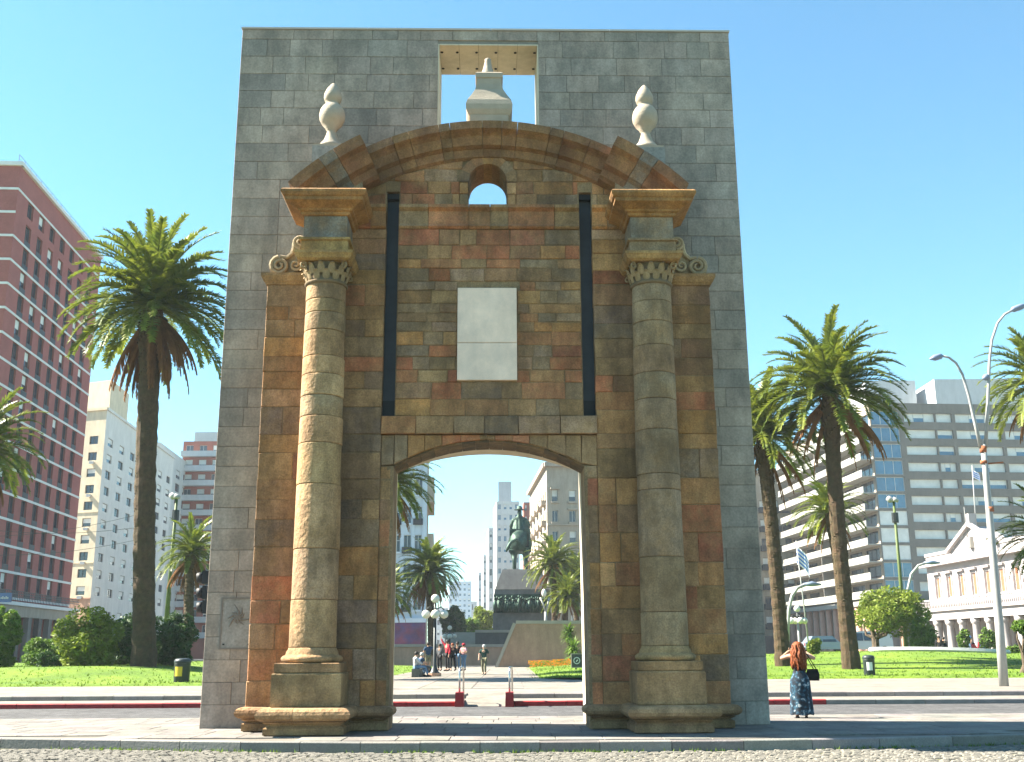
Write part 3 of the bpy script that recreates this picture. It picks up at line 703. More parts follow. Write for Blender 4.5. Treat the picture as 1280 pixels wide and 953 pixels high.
        m.build('column_drum', 'gate_stone', gate, True, True, color=jit(random.choice(((.385, .25, .13), (.355, .24, .135), (.39, .245, .122), (.34, .235, .14))) if s < 0 else random.choice(((.33, .22, .13), (.30, .21, .13), (.31, .20, .115), (.335, .23, .14))), .07)); z -= h
    # Corinthian capital: bell, two rows of leaves, corner volutes, abacus
    cap = MB().lathe([(.43, 9.03), (.455, 9.06), (.455, 9.10), (.41, 9.11), (.40, 9.2), (.41, 9.4), (.47, 9.50)], (cx, -CP, 0), 28).build('capital', 'carved_shade', gate, True, True)
    if leaf_me is None:
        lf = MB(); nrow = 6; prof = [(.41, 0, .055), (.44, .06, .075), (.455, .13, .07), (.475, .18, .05), (.52, .205, .035), (.53, .185, .02)]
        vs = []
        for r_, z_, w_ in prof: vs += [(r_ - .02, -w_, z_), (r_ + .012, 0, z_), (r_ - .02, w_, z_)]
        lf.add(vs, [(i * 3 + j, i * 3 + j + 1, (i + 1) * 3 + j + 1, (i + 1) * 3 + j) for i in range(5) for j in range(2)])
        leaf_me = lf.mesh('acanthus_leaf', 'carved', smooth=True)
    for row, (zz, k, off) in enumerate(((9.11, 13, 0), (9.235, 13, .5))):
        for i in range(k): link('acanthus_leaf', leaf_me, cap, (cx, -CP, zz), (0, 0, 2 * math.pi * (i + off) / k), (1 + .08 * row,) * 3)
    for i in range(4):
        q = math.pi / 4 + i * math.pi / 2; sp = []
        for j in range(15):
            t = j / 14; r_ = .10 * (1 - .8 * t); an = 1.2 + t * 8; sp.append((cx + (.62 + r_ * math.cos(an)) * math.cos(q), -CP + (.62 + r_ * math.cos(an)) * math.sin(q), 9.41 + r_ * math.sin(an)))
        MB().tube(sp, [.03 * (1 - .4 * j / 14) for j in range(15)], 6).build('corner_volute', 'carved', cap, True, True)
    loft('abacus', cx - .56, cx + .56, -.95, -CP - .56, [(-.06, 9.49), (0, 9.53), (.03, 9.60), (.05, 9.62), (.05, 9.68), (0, 9.685)], 'gate_stone', gate, jit((0.409, 0.236, 0.094), .05))
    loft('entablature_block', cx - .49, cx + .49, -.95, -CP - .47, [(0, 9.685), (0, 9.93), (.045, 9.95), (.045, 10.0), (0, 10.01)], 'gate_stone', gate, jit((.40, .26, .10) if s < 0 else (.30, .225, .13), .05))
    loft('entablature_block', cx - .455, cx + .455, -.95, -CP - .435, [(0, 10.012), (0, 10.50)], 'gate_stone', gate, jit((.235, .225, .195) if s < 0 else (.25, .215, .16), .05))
    loft('cornice_block', cx - .455, cx + .455, -.95, -CP - .435, [(.04, 10.502), (.06, 10.52), (.07, 10.57), (.12, 10.59), (.13, 10.63), (.25, 10.69), (.36, 10.73), (.36, 10.80), (.40, 10.82), (.44, 10.88), (.44, 10.93), (.40, 10.97)], 'gate_stone', gate, jit((.37, .18, .065), .05))
    # white urn finial
    fz = 12.5; fx, fy = 3.57 * s, -1.02
    MB().box(fx - .36, fx + .36, fy - .36, fy + .36, 11.35, fz - .06).build('finial_block', 'slab_stone', gate, local=True, color=(.34, .33, .30))
    loft('finial_plinth', fx - .30, fx + .30, fy + .30, fy - .30, [(.04, fz - .06), (.04, fz), (0, fz + .01)], 'finial', gate)
    UR = [(.30, .0), (.30, .05), (.27, .09), (.17, .22), (.115, .38), (.10, .47), (.14, .50), (.14, .53), (.23, .62), (.285, .74), (.295, .85), (.27, .97), (.21, 1.07), (.15, 1.12), (.14, 1.16), (.18, 1.20), (.205, 1.29), (.195, 1.38), (.14, 1.51), (.06, 1.62), (.02, 1.66)]
    MB().lathe(UR, (fx, fy, fz + .01), 28).build('urn_finial', 'finial', gate, True, True)
# central finial above the pediment
FP = [(.44, 12.7), (.44, 13.18), (.48, 13.24), (.52, 13.34), (.525, 13.46), (.49, 13.58), (.40, 13.74), (.32, 13.90), (.285, 14.06), (.28, 14.20), (.31, 14.22), (.315, 14.33), (.26, 14.37)]
vs = []; fs = []
for h_, z_ in FP: vs += [(-h_, -1.02 - h_ * .8, z_), (h_, -1.02 - h_ * .8, z_), (h_, -1.02 + h_ * .8, z_), (-h_, -1.02 + h_ * .8, z_)]
for i in range(len(FP) - 1):
    for j in range(4): fs.append((i * 4 + j, i * 4 + (j + 1) % 4, (i + 1) * 4 + (j + 1) % 4, (i + 1) * 4 + j))
fs += [(3, 2, 1, 0), tuple(range(4 * len(FP) - 4, 4 * len(FP)))]
cf = piece('crown_finial', vs, fs, 'finial', gate)
MB().lathe([(.17, 14.37), (.16, 14.42), (.11, 14.56), (.07, 14.76), (.075, 14.80), (.03, 14.84)], (-.03, -1.02, 0), 18).build('spike', 'finial', cf, True, True)
loft('crown_panel', -.42, .42, -1.3, -1.40, [(0, 13.0), (0, 13.20), (-.02, 13.22)], 'finial', cf)
# ================================================================== palms, trees, bushes
def frond_mesh(el, L, dead, seed, droop):
    """one feather leaf: starts along +x at elevation el (deg), bends down with gravity"""
    r = random.Random(seed); m = MB(); n = 16; pts = []; p = Vector((0, 0, 0)); a = R(el); side = r.uniform(-.12, .12); yaw = 0
    for i in range(n + 1):
        pts.append(p.copy()); t = i / n; st = L / n
        p = p + Vector((math.cos(a) * math.cos(yaw), math.cos(a) * math.sin(yaw), math.sin(a))) * st
        a -= R(droop) / n * (.5 + 1.1 * t) * (1 if a > R(-85) else 0); yaw += side / n
    m.tube(pts, [.055 * (1 - .85 * i / n) * L / 4 for i in range(n + 1)], 4, 0 if not dead else 0, cap=False)
    nl = 54
    for k in range(nl):
        t = .12 + .88 * (k + .5) / nl; f = t * n; i = min(int(f), n - 1); q = pts[i].lerp(pts[i + 1], f - i); d = (pts[i + 1] - pts[i]).normalized()
        up = Vector((-d.z, 0, d.x)).normalized(); up = Vector((0, 0, 1)) - d * d.z; up = up.normalized() if up.length > .05 else Vector((1, 0, 0)); sd = d.cross(up).normalized()
        ln = L * .135 * (math.sin(math.pi * min(1, .18 + .82 * t) ** .8) * .75 + .35) * r.uniform(.85, 1.15)
        for s in (-1, 1):
            if dead and r.random() < .25: continue
            lift = r.uniform(.1, .55) if not dead else r.uniform(-.2, .2)
            dirv = (sd * s * r.uniform(.70, .95) + d * r.uniform(.5, .9) + up * lift).normalized()
            if dead: dirv = (dirv * .6 + Vector((0, 0, -.9))).normalized()
            tip = q + dirv * ln + Vector((0, 0, -.10 * ln)); w = d * (.046 * L / 4) + up * .016
            mid = q.lerp(tip, .45) + up * (.05 * ln)
            k0 = len(m.v); m.add([q - w, q + w, mid + w * 1.0, mid - w * 1.0, tip], [(0, 1, 2, 3), (3, 2, 4)], 0)
    return m.mesh('frond', 'palm_dead' if dead else 'palm_leaf')
FRONDS = {}
def fr(el, seed, dead, droop):
    k = (el, seed, dead)
    if k not in FRONDS: FRONDS[k] = frond_mesh(el, 4.0, dead, hash(k) % 9999 if False else int(el * 7 + seed * 131 + dead * 977) % 99991, droop)
    return FRONDS[k]
def palm(label, crown, base, D, rpx, seed, n=78, dead=26, trunk=.42, fruit=False, lean=0, group='palms round the square', trunk_top=None, base_z=None):
    r = random.Random(seed); C = dp(*crown, D); B = dp(*base, D)
    if base_z is not None: B.z = base_z
    s = rpx * mpp(*crown, D) / 3.35
    t = empty('palm_tree', B, label, 'palm tree', group)
    m = MB(); k = 44; pts = []; rad = []
    top = C - Vector((0, 0, .1 * s)); bow = Vector((r.uniform(-.25, .25), 0, 0))
    for i in range(k + 1):
        f = i / k; pts.append(B.lerp(top, f) + bow * math.sin(math.pi * f) + Vector((0, 0, -.3 if i == 0 else 0)))
        rr_ = trunk * (1.0 + .25 * math.exp(-f * 14) + (.28 * smooth((f - .80) / .12))) * (1 if f < .97 else .8); rad.append(rr_ * (1.035 if i % 2 else .965))
    m.tube(pts, rad, 14, jit=.035)
    m.build('trunk', 'palm_trunk', t)
    if trunk > .3:                              # old leaf bases, wrapped in spirals up the stem
        bt = MB(); L_ = (top - B).length; nb = int(L_ / .14)
        for i in range(nb):
            f = .03 + .95 * i / nb
            for j in range(3):
                q = i * 2.4 + j * 2.094; p = B.lerp(top, f) + bow * math.sin(math.pi * f); rr_ = trunk * (1 + .28 * smooth((f - .80) / .12)); o = Vector((math.cos(q), math.sin(q), 0)); tg = Vector((-o.y, o.x, 0)); h = .10 + .14 * smooth((f - .72) / .2)
                a = p + o * rr_ * .93; pr = .05 + .12 * smooth((f - .72) / .2)
                bt.add([a - tg * .09, a + tg * .09, a + tg * .06 + o * pr + Vector((0, 0, h)), a - tg * .06 + o * pr + Vector((0, 0, h)), a + Vector((0, 0, h * 1.5))], [(0, 1, 2, 3), (3, 2, 4), (1, 4, 2), (0, 3, 4)])
        bt.build('leaf_bases', 'palm_trunk', t, kind='stuff')
    els = [(82, 55), (68, 75), (54, 85), (40, 90), (26, 85), (12, 80), (-2, 70), (-16, 60)]
    ga = 2.39996; O = ORG[t.name]
    for i in range(n):
        f = i / n; e = els[min(7, int(f ** .85 * 8))]; me = fr(e[0], r.randrange(2), False, e[1])
        link('frond', me, t, C - O, (r.uniform(-.1, .1), r.uniform(-.1, .1), i * ga + r.uniform(-.15, .15)), (s * r.uniform(.86, 1.06),) * 3)
    for i in range(dead):
        e = ((-35, 45), (-50, 35), (-68, 18))[r.randrange(3)]; me = fr(e[0], r.randrange(2), True, e[1])
        link('dry_frond', me, t, C - O - Vector((0, 0, .25 * s)), (0, 0, i * ga * 1.3 + r.uniform(-.2, .2)), (s * r.uniform(.62, .92),) * 3)
    if fruit:
        fm = MB()
        for i in range(260):
            a = r.uniform(0, 6.28); q = C + Vector((math.cos(a) * r.uniform(.1, .55), math.sin(a) * r.uniform(.1, .55), r.uniform(-.5, .05))) * s; w = .05
            fm.add([q + Vector((w, 0, 0)), q + Vector((-w * .5, w, 0)), q + Vector((-w * .5, -w, 0)), q + Vector((0, 0, w * 1.4)), q - Vector((0, 0, w * 1.4))], [(0, 1, 3), (1, 2, 3), (2, 0, 3), (1, 0, 4), (2, 1, 4), (0, 2, 4)])
        fm.build('fruit_cluster', 'palm_fruit', t)
    return t
palm('tall palm with a broad brown skirt rising from the mound of bushes', (192, 383), (180, 829), 57, 106, 1, 100, 60, .54)
palm('palm with arching green fronds beside the red brick tower', (-22, 560), (-30, 832), 60, 74, 2, 70, 10)
palm('short shaggy palm growing beside the traffic light', (240, 692), (237, 790), 78, 46, 3, 60, 30, .34)
palm('tall palm with rugged trunk beside the black and white litter bin', (1037, 490), (1064, 830), 60, 92, 4, 92, 26, .42)
palm('slender trunk palm half hidden behind the edge of the grey slab', (953, 545), (979, 828), 64, 80, 5, 74, 26, .40)
palm('low palm with yellowish fronds in front of the balconied apartment tower', (1036, 640), (1058, 822), 82, 48, 6, 62, 14, .30)
palm('palm overhanging the white double street lamp', (1302, 480), (1322, 826), 58, 76, 7, 74, 18)
palm('palm with low green fronds beside the white columned palace', (1312, 672), (1318, 830), 60, 66, 8, 64, 12)
palm('palm with an orange fruit cluster tucked against the arch jamb', (486, 604), (480, 846), 66, 62, 9, 76, 26, .36, fruit=True)
palm('round headed palm growing beside the globe lamp', (537, 714), (540, 815), 112, 43, 10, 100, 50, .42)
palm('palm in front of the pale building with the painted ground floor', (484, 742), (484, 818), 104, 38, 11, 76, 18, .36)
palm('palm with orange fruit nearest to the bronze horseman', (692, 706), (694, 790), 118, 38, 12, 90, 20, .30, fruit=True)
palm('palm behind the sloping granite wall with a paler crown', (721, 722), (722, 792), 124, 36, 13, 84, 16, .30)
palm('short palm with dry fronds just over the sloping granite wall', (709, 746), (709, 795), 114, 33, 14, 84, 22, .28)

def leaves(m, centres, n, size, r, mi=0):
    """leaf-sized faces in uneven clumps; centres: (point, radii)"""
    wts = [c[1].x * c[1].z for c in centres]
    for _ in range(n):
        c, rd = r.choices(centres, wts)[0]
        d = Vector((r.gauss(0, 1), r.gauss(0, 1), r.gauss(0, 1))).normalized() * (r.uniform(.35, 1.05) ** .5)
        p = c + Vector((d.x * rd.x, d.y * rd.y, d.z * rd.z)); a = Vector((r.gauss(0, 1), r.gauss(0, 1), r.gauss(0, .6))).normalized(); b = a.cross(Vector((r.gauss(0, 1), r.gauss(0, 1), r.gauss(0, 1)))).normalized()
        s = size * r.uniform(.6, 1.3); a *= s; b *= s * .45
        m.add([p - a, p + b, p + a, p - b], [(0, 1, 2, 3)], mi)
def clumps(c, rx, ry, rz, k, r, cr=.34):
    out = []
    for _ in range(k):
        d = Vector((r.gauss(0, 1), r.gauss(0, 1), r.gauss(0, 1))).normalized() * r.uniform(.45, .85)
        q = r.uniform(.7, 1.3) * cr; out.append((c + Vector((d.x * rx, d.y * ry, d.z * rz)), Vector((rx * q, ry * q, rz * q))))
    return out
def bush(label, px0, px1, py0, py1, D, m, seed, n=5200, size=.10, name='bush', cat='bush', group='bushes on the lawn', k=26):
    r = random.Random(seed); a, b = dp(px0, py1, D), dp(px1, py0, D); c = (a + b) / 2; rx, rz = (b.x - a.x) / 2, (b.z - a.z) / 2; ry = rx * .85
    base = Vector((c.x, D, min(lz(c.x, D), a.z + .2))); t = empty(name, base, label, cat, group)
    st = MB()
    for _ in range(9):
        q = r.uniform(0, 6.28); tip = c + Vector((math.cos(q) * rx * .6, math.sin(q) * ry * .6, r.uniform(-.2, .5) * rz)); st.tube([base + Vector((r.uniform(-.3, .3), r.uniform(-.3, .3), -.2)), base.lerp(tip, .5) + Vector((0, 0, .2)), tip], [.05, .035, .012], 5)
    st.build('stems', 'bark', t)
    mm = MB(); cl = clumps(c, rx, ry, rz, k, r); leaves(mm, cl, n, size, r); leaves(mm, [(c - Vector((0, 0, rz * .25)), Vector((rx * .75, ry * .75, rz * .75)))], n // 3, size * 1.2, r)
    leaves(mm, [(Vector((c.x, D, base.z + .35)), Vector((rx * .85, ry * .8, .45)))], n // 5, size, r)
    mm.build('foliage', m, t); return t
bush('big yellow-green leafy bush left of the tall palm trunk', 66, 158, 760, 842, 57.5, 'leaf_light', 21, 9000, .105, k=34)
bush('dark green bush behind the tall palm trunk', 128, 214, 764, 834, 62, 'leaf_dark', 22, 6500, .11)
bush('dark glossy bush between the tall palm and the black bin', 190, 248, 768, 836, 61, 'leaf_dark', 23, 6000, .11)
bush('low clipped hedge in front of the dark columned ground floor', 24, 84, 797, 834, 66, 'leaf_mid', 24, 4000, .10, name='hedge', cat='hedge')
bush('pale leaved shrub against the low clipped hedge', -26, 30, 752, 832, 58, 'leaf_mid', 25, 6000, .12)
bush('small dark spiky shrub at the foot of the yellow-green bush', 42, 78, 815, 842, 56, 'leaf_dark', 26, 2200, .09, k=12)
bush('rounded dark green shrub beside the gnarled tree', 1138, 1174, 772, 822, 84, 'leaf_mid', 27, 4000, .12)
bush('small loose shrub before the palace columns', 1196, 1212, 786, 812, 100, 'leaf_mid', 28, 900, .13, k=8)
bush('small ragged shrub in front of the palace portico', 1222, 1246, 780, 810, 100, 'leaf_mid', 29, 1200, .13, k=10)
bush('low spreading shrub at the foot of the palace steps', 1256, 1282, 806, 822, 90, 'leaf_mid', 30, 1500, .12, k=10)
bush('pale spiky shrub beside the parked grey car', 1008, 1026, 794, 818, 76, 'leaf_light', 31, 1300, .12, k=10)
def tree(label, trunk_px, cpx, D, leafm, seed, n=8000, size=.13, trunk_r=.28, group='broadleaf trees', gnarled=False, k=30):
    r = random.Random(seed); x0, x1, y0, y1 = cpx; a, b = dp(x0, y1, D), dp(x1, y0, D); c = (a + b) / 2; rx, rz = (b.x - a.x) / 2, (b.z - a.z) / 2
    base = dp(*trunk_px, D); t = empty('tree', base, label, 'tree', group); m = MB()
    fork = base.lerp(c, .45) + Vector((r.uniform(-.2, .2), 0, 0))
    mid = base.lerp(fork, .5) + Vector((.5 if gnarled else .1, 0, -.1))
    m.tube([base - Vector((0, 0, .4)), base, mid, fork], [trunk_r * 1.5, trunk_r * 1.2, trunk_r, trunk_r * .85], 9, jit=.08)
    for i in range(9):
        q = r.uniform(0, 6.28); e = c + Vector((math.cos(q) * rx * .7, math.sin(q) * rx * .6, r.uniform(-.35, .5) * rz)); h = fork.lerp(e, .5) + Vector((r.uniform(-.3, .3), 0, -.25 * rz if gnarled else .1))
        m.tube([fork, h, e], [trunk_r * .6, trunk_r * .36, .03], 6, jit=.06)
    m.build('trunk', 'bark', t)
    mm = MB(); leaves(mm, clumps(c, rx, rx * .9, rz, k, r, .32), n, size, r); mm.build('crown', leafm, t); return t
tree('spreading yellow-green tree with a bent gnarled trunk on the lawn', (1080, 822), (1066, 1158, 736, 800), 86, 'leaf_light', 41, 11000, .15, .32, gnarled=True, k=34)
tree('dark green street tree behind the globe lamp', (566, 806), (548, 583, 757, 803), 190, 'leaf_dark', 42, 5000, .3, .4)
tree('yellow-green street tree beside the monument steps', (600, 802), (588, 621, 755, 798), 215, 'leaf_light', 43, 5000, .32, .4)
tree('mid green street tree between the darker street trees', (585, 804), (574, 600, 772, 800), 205, 'leaf_mid', 44, 3500, .3, .4)
tree('small round tree on a pale trunk at the palace corner', (1279, 842), (1266, 1300, 774, 794), 56, 'leaf_mid', 45, 2500, .10, .14)
def yucca(label, px, py, bpx, bpy_, D, rpx, seed):
    r = random.Random(seed); c = dp(px, py, D); b = dp(bpx, bpy_, D); t = empty('yucca', b, label, 'yucca', 'yuccas by the granite wall'); MB().tube([b - Vector((0, 0, .3)), b.lerp(c, .5), c], [.12, .11, .10], 7).build('stem', 'bark', t)
    m = MB(); L = rpx * mpp(px, py, D)
    for i in range(170):
        q = r.uniform(0, 6.28); e = math.asin(r.uniform(-.6, 1)); d = Vector((math.cos(q) * math.cos(e), math.sin(q) * math.cos(e), math.sin(e))); s = d.cross(Vector((0, 0, 1.001))).normalized() * .07
        o = c + Vector((0, 0, r.uniform(-.5, .3) * L)); tip = o + d * L * r.uniform(.8, 1.1) - Vector((0, 0, .1 * L)); mid = o.lerp(tip, .5) + Vector((0, 0, .06 * L)); m.add([o - s * .5, o + s * .5, mid + s, mid - s, tip], [(0, 1, 2, 3), (3, 2, 4)])
    m.build('leaves', 'leaf_mid', t)
yucca('tall spiky yucca rosette above the square sign', 711, 791, 712, 830, 92, 14, 51)
yucca('low spiky yucca rosette just behind the square sign', 717, 812, 716, 832, 90, 17, 52)
fl = MB(); r = random.Random(5)                # bed of orange flowers
for _ in range(1500):
    p = gp(r.uniform(657, 742), 833, PLZ); x, y = p.x * r.uniform(.97, 1.0), r.uniform(76, 84); z = lz(x, y) + r.uniform(.15, .55); w = .07
    fl.add([(x - w, y, z), (x, y - w, z + .05), (x + w, y, z), (x, y + w, z + .05)], [(0, 1, 2, 3)], 0 if r.random() < .55 else 1)
props(fl.build('flower_bed', ['flower', 'leaf_mid']), 'orange flowers massed on the lawn below the granite wall', 'flowers', kind='stuff')
# ================================================================== buildings
def win_mesh(key, w, h, style, cache={}):
    k = (key, round(w, 2), round(h, 2), style)
    if k in cache: return cache[k]
    m = MB(); f = .07; d = .06                  # local: x along wall, y into the wall (0 = pane plane), z up
    m.box(0, w, 0, .05, 0, h, 1)
    m.box(0, w, -d, .002, 0, f, 0); m.box(0, w, -d, .002, h - f, h, 0); m.box(0, f, -d, .002, f, h - f, 0); m.box(w - f, w, -d, .002, f, h - f, 0)
    if style == 'cross':
        m.box(w / 2 - f / 2, w / 2 + f / 2, -d, .002, f, h - f, 0); m.box(f, w - f, -d + .004, .002, h * .66, h * .66 + f, 0)
    elif style == 'split': m.box(w / 2 - f / 2, w / 2 + f / 2, -d, .002, f, h - f, 0)
    elif style == 'three':
        for q in (1, 2): m.box(w * q / 3 - f / 2, w * q / 3 + f / 2, -d, .002, f, h - f, 0)
    elif style == 'blind': m.box(f, w - f, -.03, .002, h * .45, h - f, 2)
    elif style == 'blinds_three':
        for q in range(3): m.box(w * q / 3 + f, w * (q + 1) / 3 - f, -.03, .002, (f, h * .5, f)[q], h - f, 2)
        for q in (1, 2): m.box(w * q / 3 - f / 2, w * q / 3 + f / 2, -d, .002, f, h - f, 0)
    elif style == 'blinds_full': m.box(f, w - f, -.03, .002, f, h - f, 2)
    mats = {'dark': ['frame_dark', 'glass', 'blind'], 'white': ['frame_white', 'glass', 'blind'], 'blue': ['frame_white', 'glass_blue', 'blind'], 'shutter': ['frame_white', 'shutter', 'shutter']}[key]
    cache[k] = m.mesh('window', mats); return cache[k]
def face(b, A, B, z0, z1, cols, rows, wallm, key='dark', styles=('split',), depth=.22, seed=0, skip=None, wall=True, name='window'):
    """wall from A to B (left to right from outside) with recessed windows; cols / rows: list of (from, to) in metres"""
    r = random.Random(seed); A = Vector((A.x, A.y, 0)); B = Vector((B.x, B.y, 0)); u = (B - A).normalized(); Lg = (B - A).length; n = Vector((u.y, -u.x, 0)); O = ORG[b.name]; ang = math.atan2(u.y, u.x)
    us = sorted({0, Lg, *[q for c in cols for q in c]}); vsx = sorted({0, z1 - z0, *[q for c in rows for q in c]})
    def P(a, h, k=0): return A + u * a + n * k + Vector((0, 0, z0 + h))
    m = MB(); cs, rs = set(cols), set(rows)
    for a, c in zip(us, us[1:]):
        for h, g in zip(vsx, vsx[1:]):
            if (a, c) in cs and (h, g) in rs and not (skip and skip(cols.index((a, c)), rows.index((h, g)))):
                m.quad(P(a, h), P(a, h, -depth), P(a, g, -depth), P(a, g)); m.quad(P(c, h, -depth), P(c, h), P(c, g), P(c, g, -depth)); m.quad(P(a, h), P(c, h), P(c, h, -depth), P(a, h, -depth)); m.quad(P(a, g, -depth), P(c, g, -depth), P(c, g), P(a, g))
                link(name, win_mesh(key, c - a, g - h, r.choice(styles)), b, P(a, h, -depth) - O, (0, 0, ang))
            else: m.quad(P(a, h), P(c, h), P(c, g), P(a, g))
    return m.build('wall', wallm, b) if wall else m
def spans(n, L, w, m0=None):
    m0 = (L / n - w) / 2 if m0 is None else m0; p = (L - 2 * m0 - w) / max(1, n - 1); return [(m0 + i * p, m0 + i * p + w) for i in range(n)]
def bar(b, name, A, B, z0, z1, o0, o1, m, e=0):      # a band along a wall, from o0 to o1 outwards
    A = Vector((A.x, A.y, 0)); B = Vector((B.x, B.y, 0)); u = (B - A).normalized(); n = Vector((u.y, -u.x, 0)); A = A - u * e; B = B + u * e
    k = MB(); vs = [p + n * o + Vector((0, 0, z)) for p in (A, B) for o, z in ((o0, z0), (o1, z0), (o1, z1), (o0, z1))]
    k.add(vs, [(0, 1, 2, 3), (7, 6, 5, 4), (0, 4, 5, 1), (1, 5, 6, 2), (2, 6, 7, 3), (3, 7, 4, 0)]); return k.build(name, m, b)
def plain(b, pts, z0, z1, m, name='wall', roof=None):
    k = MB(); n = len(pts)
    for i in range(n): k.quad((*pts[i], z0), (*pts[(i + 1) % n], z0), (*pts[(i + 1) % n], z1), (*pts[i], z1))
    o = k.build(name, m, b)
    if roof: MB().add([(*p, z1 - .02) for p in pts], [tuple(range(n))]).build('roof', roof, b)
    return o
AX = Vector((-.067, 1, 0)).normalized()             # direction of the square's long axis
def along(P, px):                                    # slide from P along the axis until it appears at image column px (at horizon)
    d = ray(px, 815); k = d.x / d.y; t = (k * P.y - P.x) / (AX.x - k * AX.y); return P + AX * t
GZ = PLZ
# ---- red brick tower
A = dp(26, 208, 118); H = A.z; A.z = 0
B = along(Vector((A.x, A.y, 0)), 81)
C_ = A + Vector((-30, -2.0, 0))
bt = empty('brick_tower', ((A.x - 15), A.y + 12, GZ), 'tall red brick tower with white floor lines and slim windows', 'building', 'buildings round the square')
Lf = (B - A).length; nf = 16; f0 = 7.6; fh = (H - f0 - 3.2) / nf
cols = spans(7, Lf, 1.8, 3.4); rows = [(f0 + i * fh + .95, f0 + i * fh + fh - .03) for i in range(nf)]
face(bt, A, B, GZ, H, cols, rows, 'brick_red', 'dark', ('blind', 'split', 'split', 'split', 'split'), .3, 1)
for i in range(nf + 1):
    if i == nf - 1: continue
    bar(bt, 'floor_band', A, B, GZ + f0 + i * fh - .02, GZ + f0 + i * fh + .26, 0, .07, 'band_white')
for k_, (a, b) in enumerate(cols):
    u = (B - A).normalized()
    for i in range(nf):
        if i == nf - 1: continue
        z0 = GZ + f0 + i * fh; bar(bt, 'spandrel', A + u * a, A + u * b, z0 + .265, z0 + .94, 0, .03, 'steel_dark')
Lc = (A - C_).length
face(bt, C_, A, GZ, H, [(Lc - 8.6, Lc - 2.2), (Lc - 17, Lc - 10.6)], [(f0 + i * fh + .8, f0 + i * fh + fh - .4) for i in range(nf)], 'brick_red', 'blue', ('three',), .3, 2)
for i in range(nf + 1): bar(bt, 'floor_band', C_, A, GZ + f0 + i * fh - .02, GZ + f0 + i * fh + .26, 0, .07, 'band_white')
bar(bt, 'cornice', A, B, H, H + .5, -.3, .35, 'band_white', .0); bar(bt, 'cornice', C_, A, H, H + .5, -.3, .35, 'band_white', .36)
MB().quad((*C_.to_2d(), H), (*A.to_2d(), H), (*B.to_2d(), H), (C_.x, B.y, H)).build('roof', 'wall_grey', bt)
plain(bt, [tuple(C_.to_2d()), (C_.x, B.y), tuple(B.to_2d())], GZ, H, 'brick_red', 'rear_wall')
rl = MB(); u = (B - A).normalized()
for i in range(18): q = A + u * (Lf * i / 17); rl.tube([(q.x - .3, q.y, H + .5), (q.x - .3, q.y, H + 1.5)], .03, 5)
rl.tube([(A.x - .3, A.y, H + 1.5), (B.x - .3, B.y, H + 1.5)], .03, 5); rl.tube([(A.x - .3, A.y, H + 1.0), (B.x - .3, B.y, H + 1.0)], .02, 5)
for i in range(8): q = C_ + (A - C_) * (i / 8); rl.tube([(q.x, q.y, H + .5), (q.x, q.y, H + 2.2)], .03, 5)
rl.build('roof_railing', 'frame_dark', bt)
bar(bt, 'balcony', A, B, GZ + f0 - .75, GZ + f0 - .35, 0, 1.3, 'band_white', .8)
rl = MB(); n = Vector((u.y, -u.x, 0))
for i in range(60): q = A + u * (Lf * i / 59) + n * 1.25; rl.tube([(q.x, q.y, GZ + f0 - .35), (q.x, q.y, GZ + f0 + .85)], .03, 4)
for zz in (.25, .55, .85): rl.tube([A + n * 1.25 + Vector((0, 0, GZ + f0 + zz)), B + n * 1.25 + Vector((0, 0, GZ + f0 + zz))], .05, 4)
rl.build('balcony_railing', 'frame_dark', bt)
for i in range(9):                                  # pillars of the arcade at street level
    q = A + u * (Lf * (i + .3) / 9); MB().box(q.x + .35, q.x + 1.0, q.y - .45, q.y + .45, GZ, GZ + 5.6).build('pillar', 'frame_dark' if i % 2 else 'wall_grey', bt)
bar(bt, 'fascia', A, B, GZ + 5.6, GZ + f0 - .76, .05, 1.05, 'wall_beige', .2)
sg = empty('shop_sign', dp(28, 750, 120), 'dark blue hanging shop sign with pale lettering under the brick tower', 'sign')
p = dp(28, 750, 120); q = mpp(28, 750, 120)
MB().box(p.x - 7 * q, p.x + 7 * q, p.y - 4.2, p.y - 3.9, p.z - 5 * q, p.z + 6 * q).build('panel', 'sign_blue', sg)
k = MB()
for i in range(5): k.box(p.x - (5 - 2 * i) * q, p.x - (3.7 - 2 * i) * q, p.y - 4.24, p.y - 4.2, p.z - 1.2 * q, p.z + (1 + (i % 2)) * q)
k.build('lettering', 'white_paint', sg)
# ---- cream / white building
A = dp(134, 512, 196); H = A.z; A.z = 0; B = along(A, 200); C_ = Vector((dp(80, 512, 199).x, 199, 0))
wb = empty('cream_building', (A.x - 8, A.y + 10, GZ), 'cream tower with a white side wall behind the tall palm trunk', 'building', 'buildings round the square')
Lf = (B - A).length; Lc = (A - C_).length; fh = 3.05; nfl = int((H - 12.5) / fh); top = H - GZ
rows = [(11.6 + i * fh, 11.6 + i * fh + 1.55) for i in range(nfl)]
face(wb, A, B, GZ, H, spans(7, Lf, Lf / 7 * .42), rows + [(3.4, 5.4), (7.0, 9.0)], 'wall_white', 'dark', ('split', 'blind'), .25, 3)
lc = [(Lc * .30, Lc * .30 + 1.1), (Lc * .66, Lc * .66 + 1.9)]
face(wb, C_, A, GZ + 11, H, lc, [(q - 11, w - 11) for q, w in rows], 'wall_cream', 'dark', ('split', 'blind'), .25, 4)
face(wb, C_, A, GZ, GZ + 10.98, [], [], 'wall_pinkish')
bar(wb, 'band', C_, A, GZ + 10.9, GZ + 11.1, 0, .12, 'wall_pinkish'); bar(wb, 'cornice', C_, A, H - .1, H + .4, -.2, .3, 'wall_cream', .2); bar(wb, 'cornice', A, B, H - .1, H + .4, -.2, .3, 'wall_white')
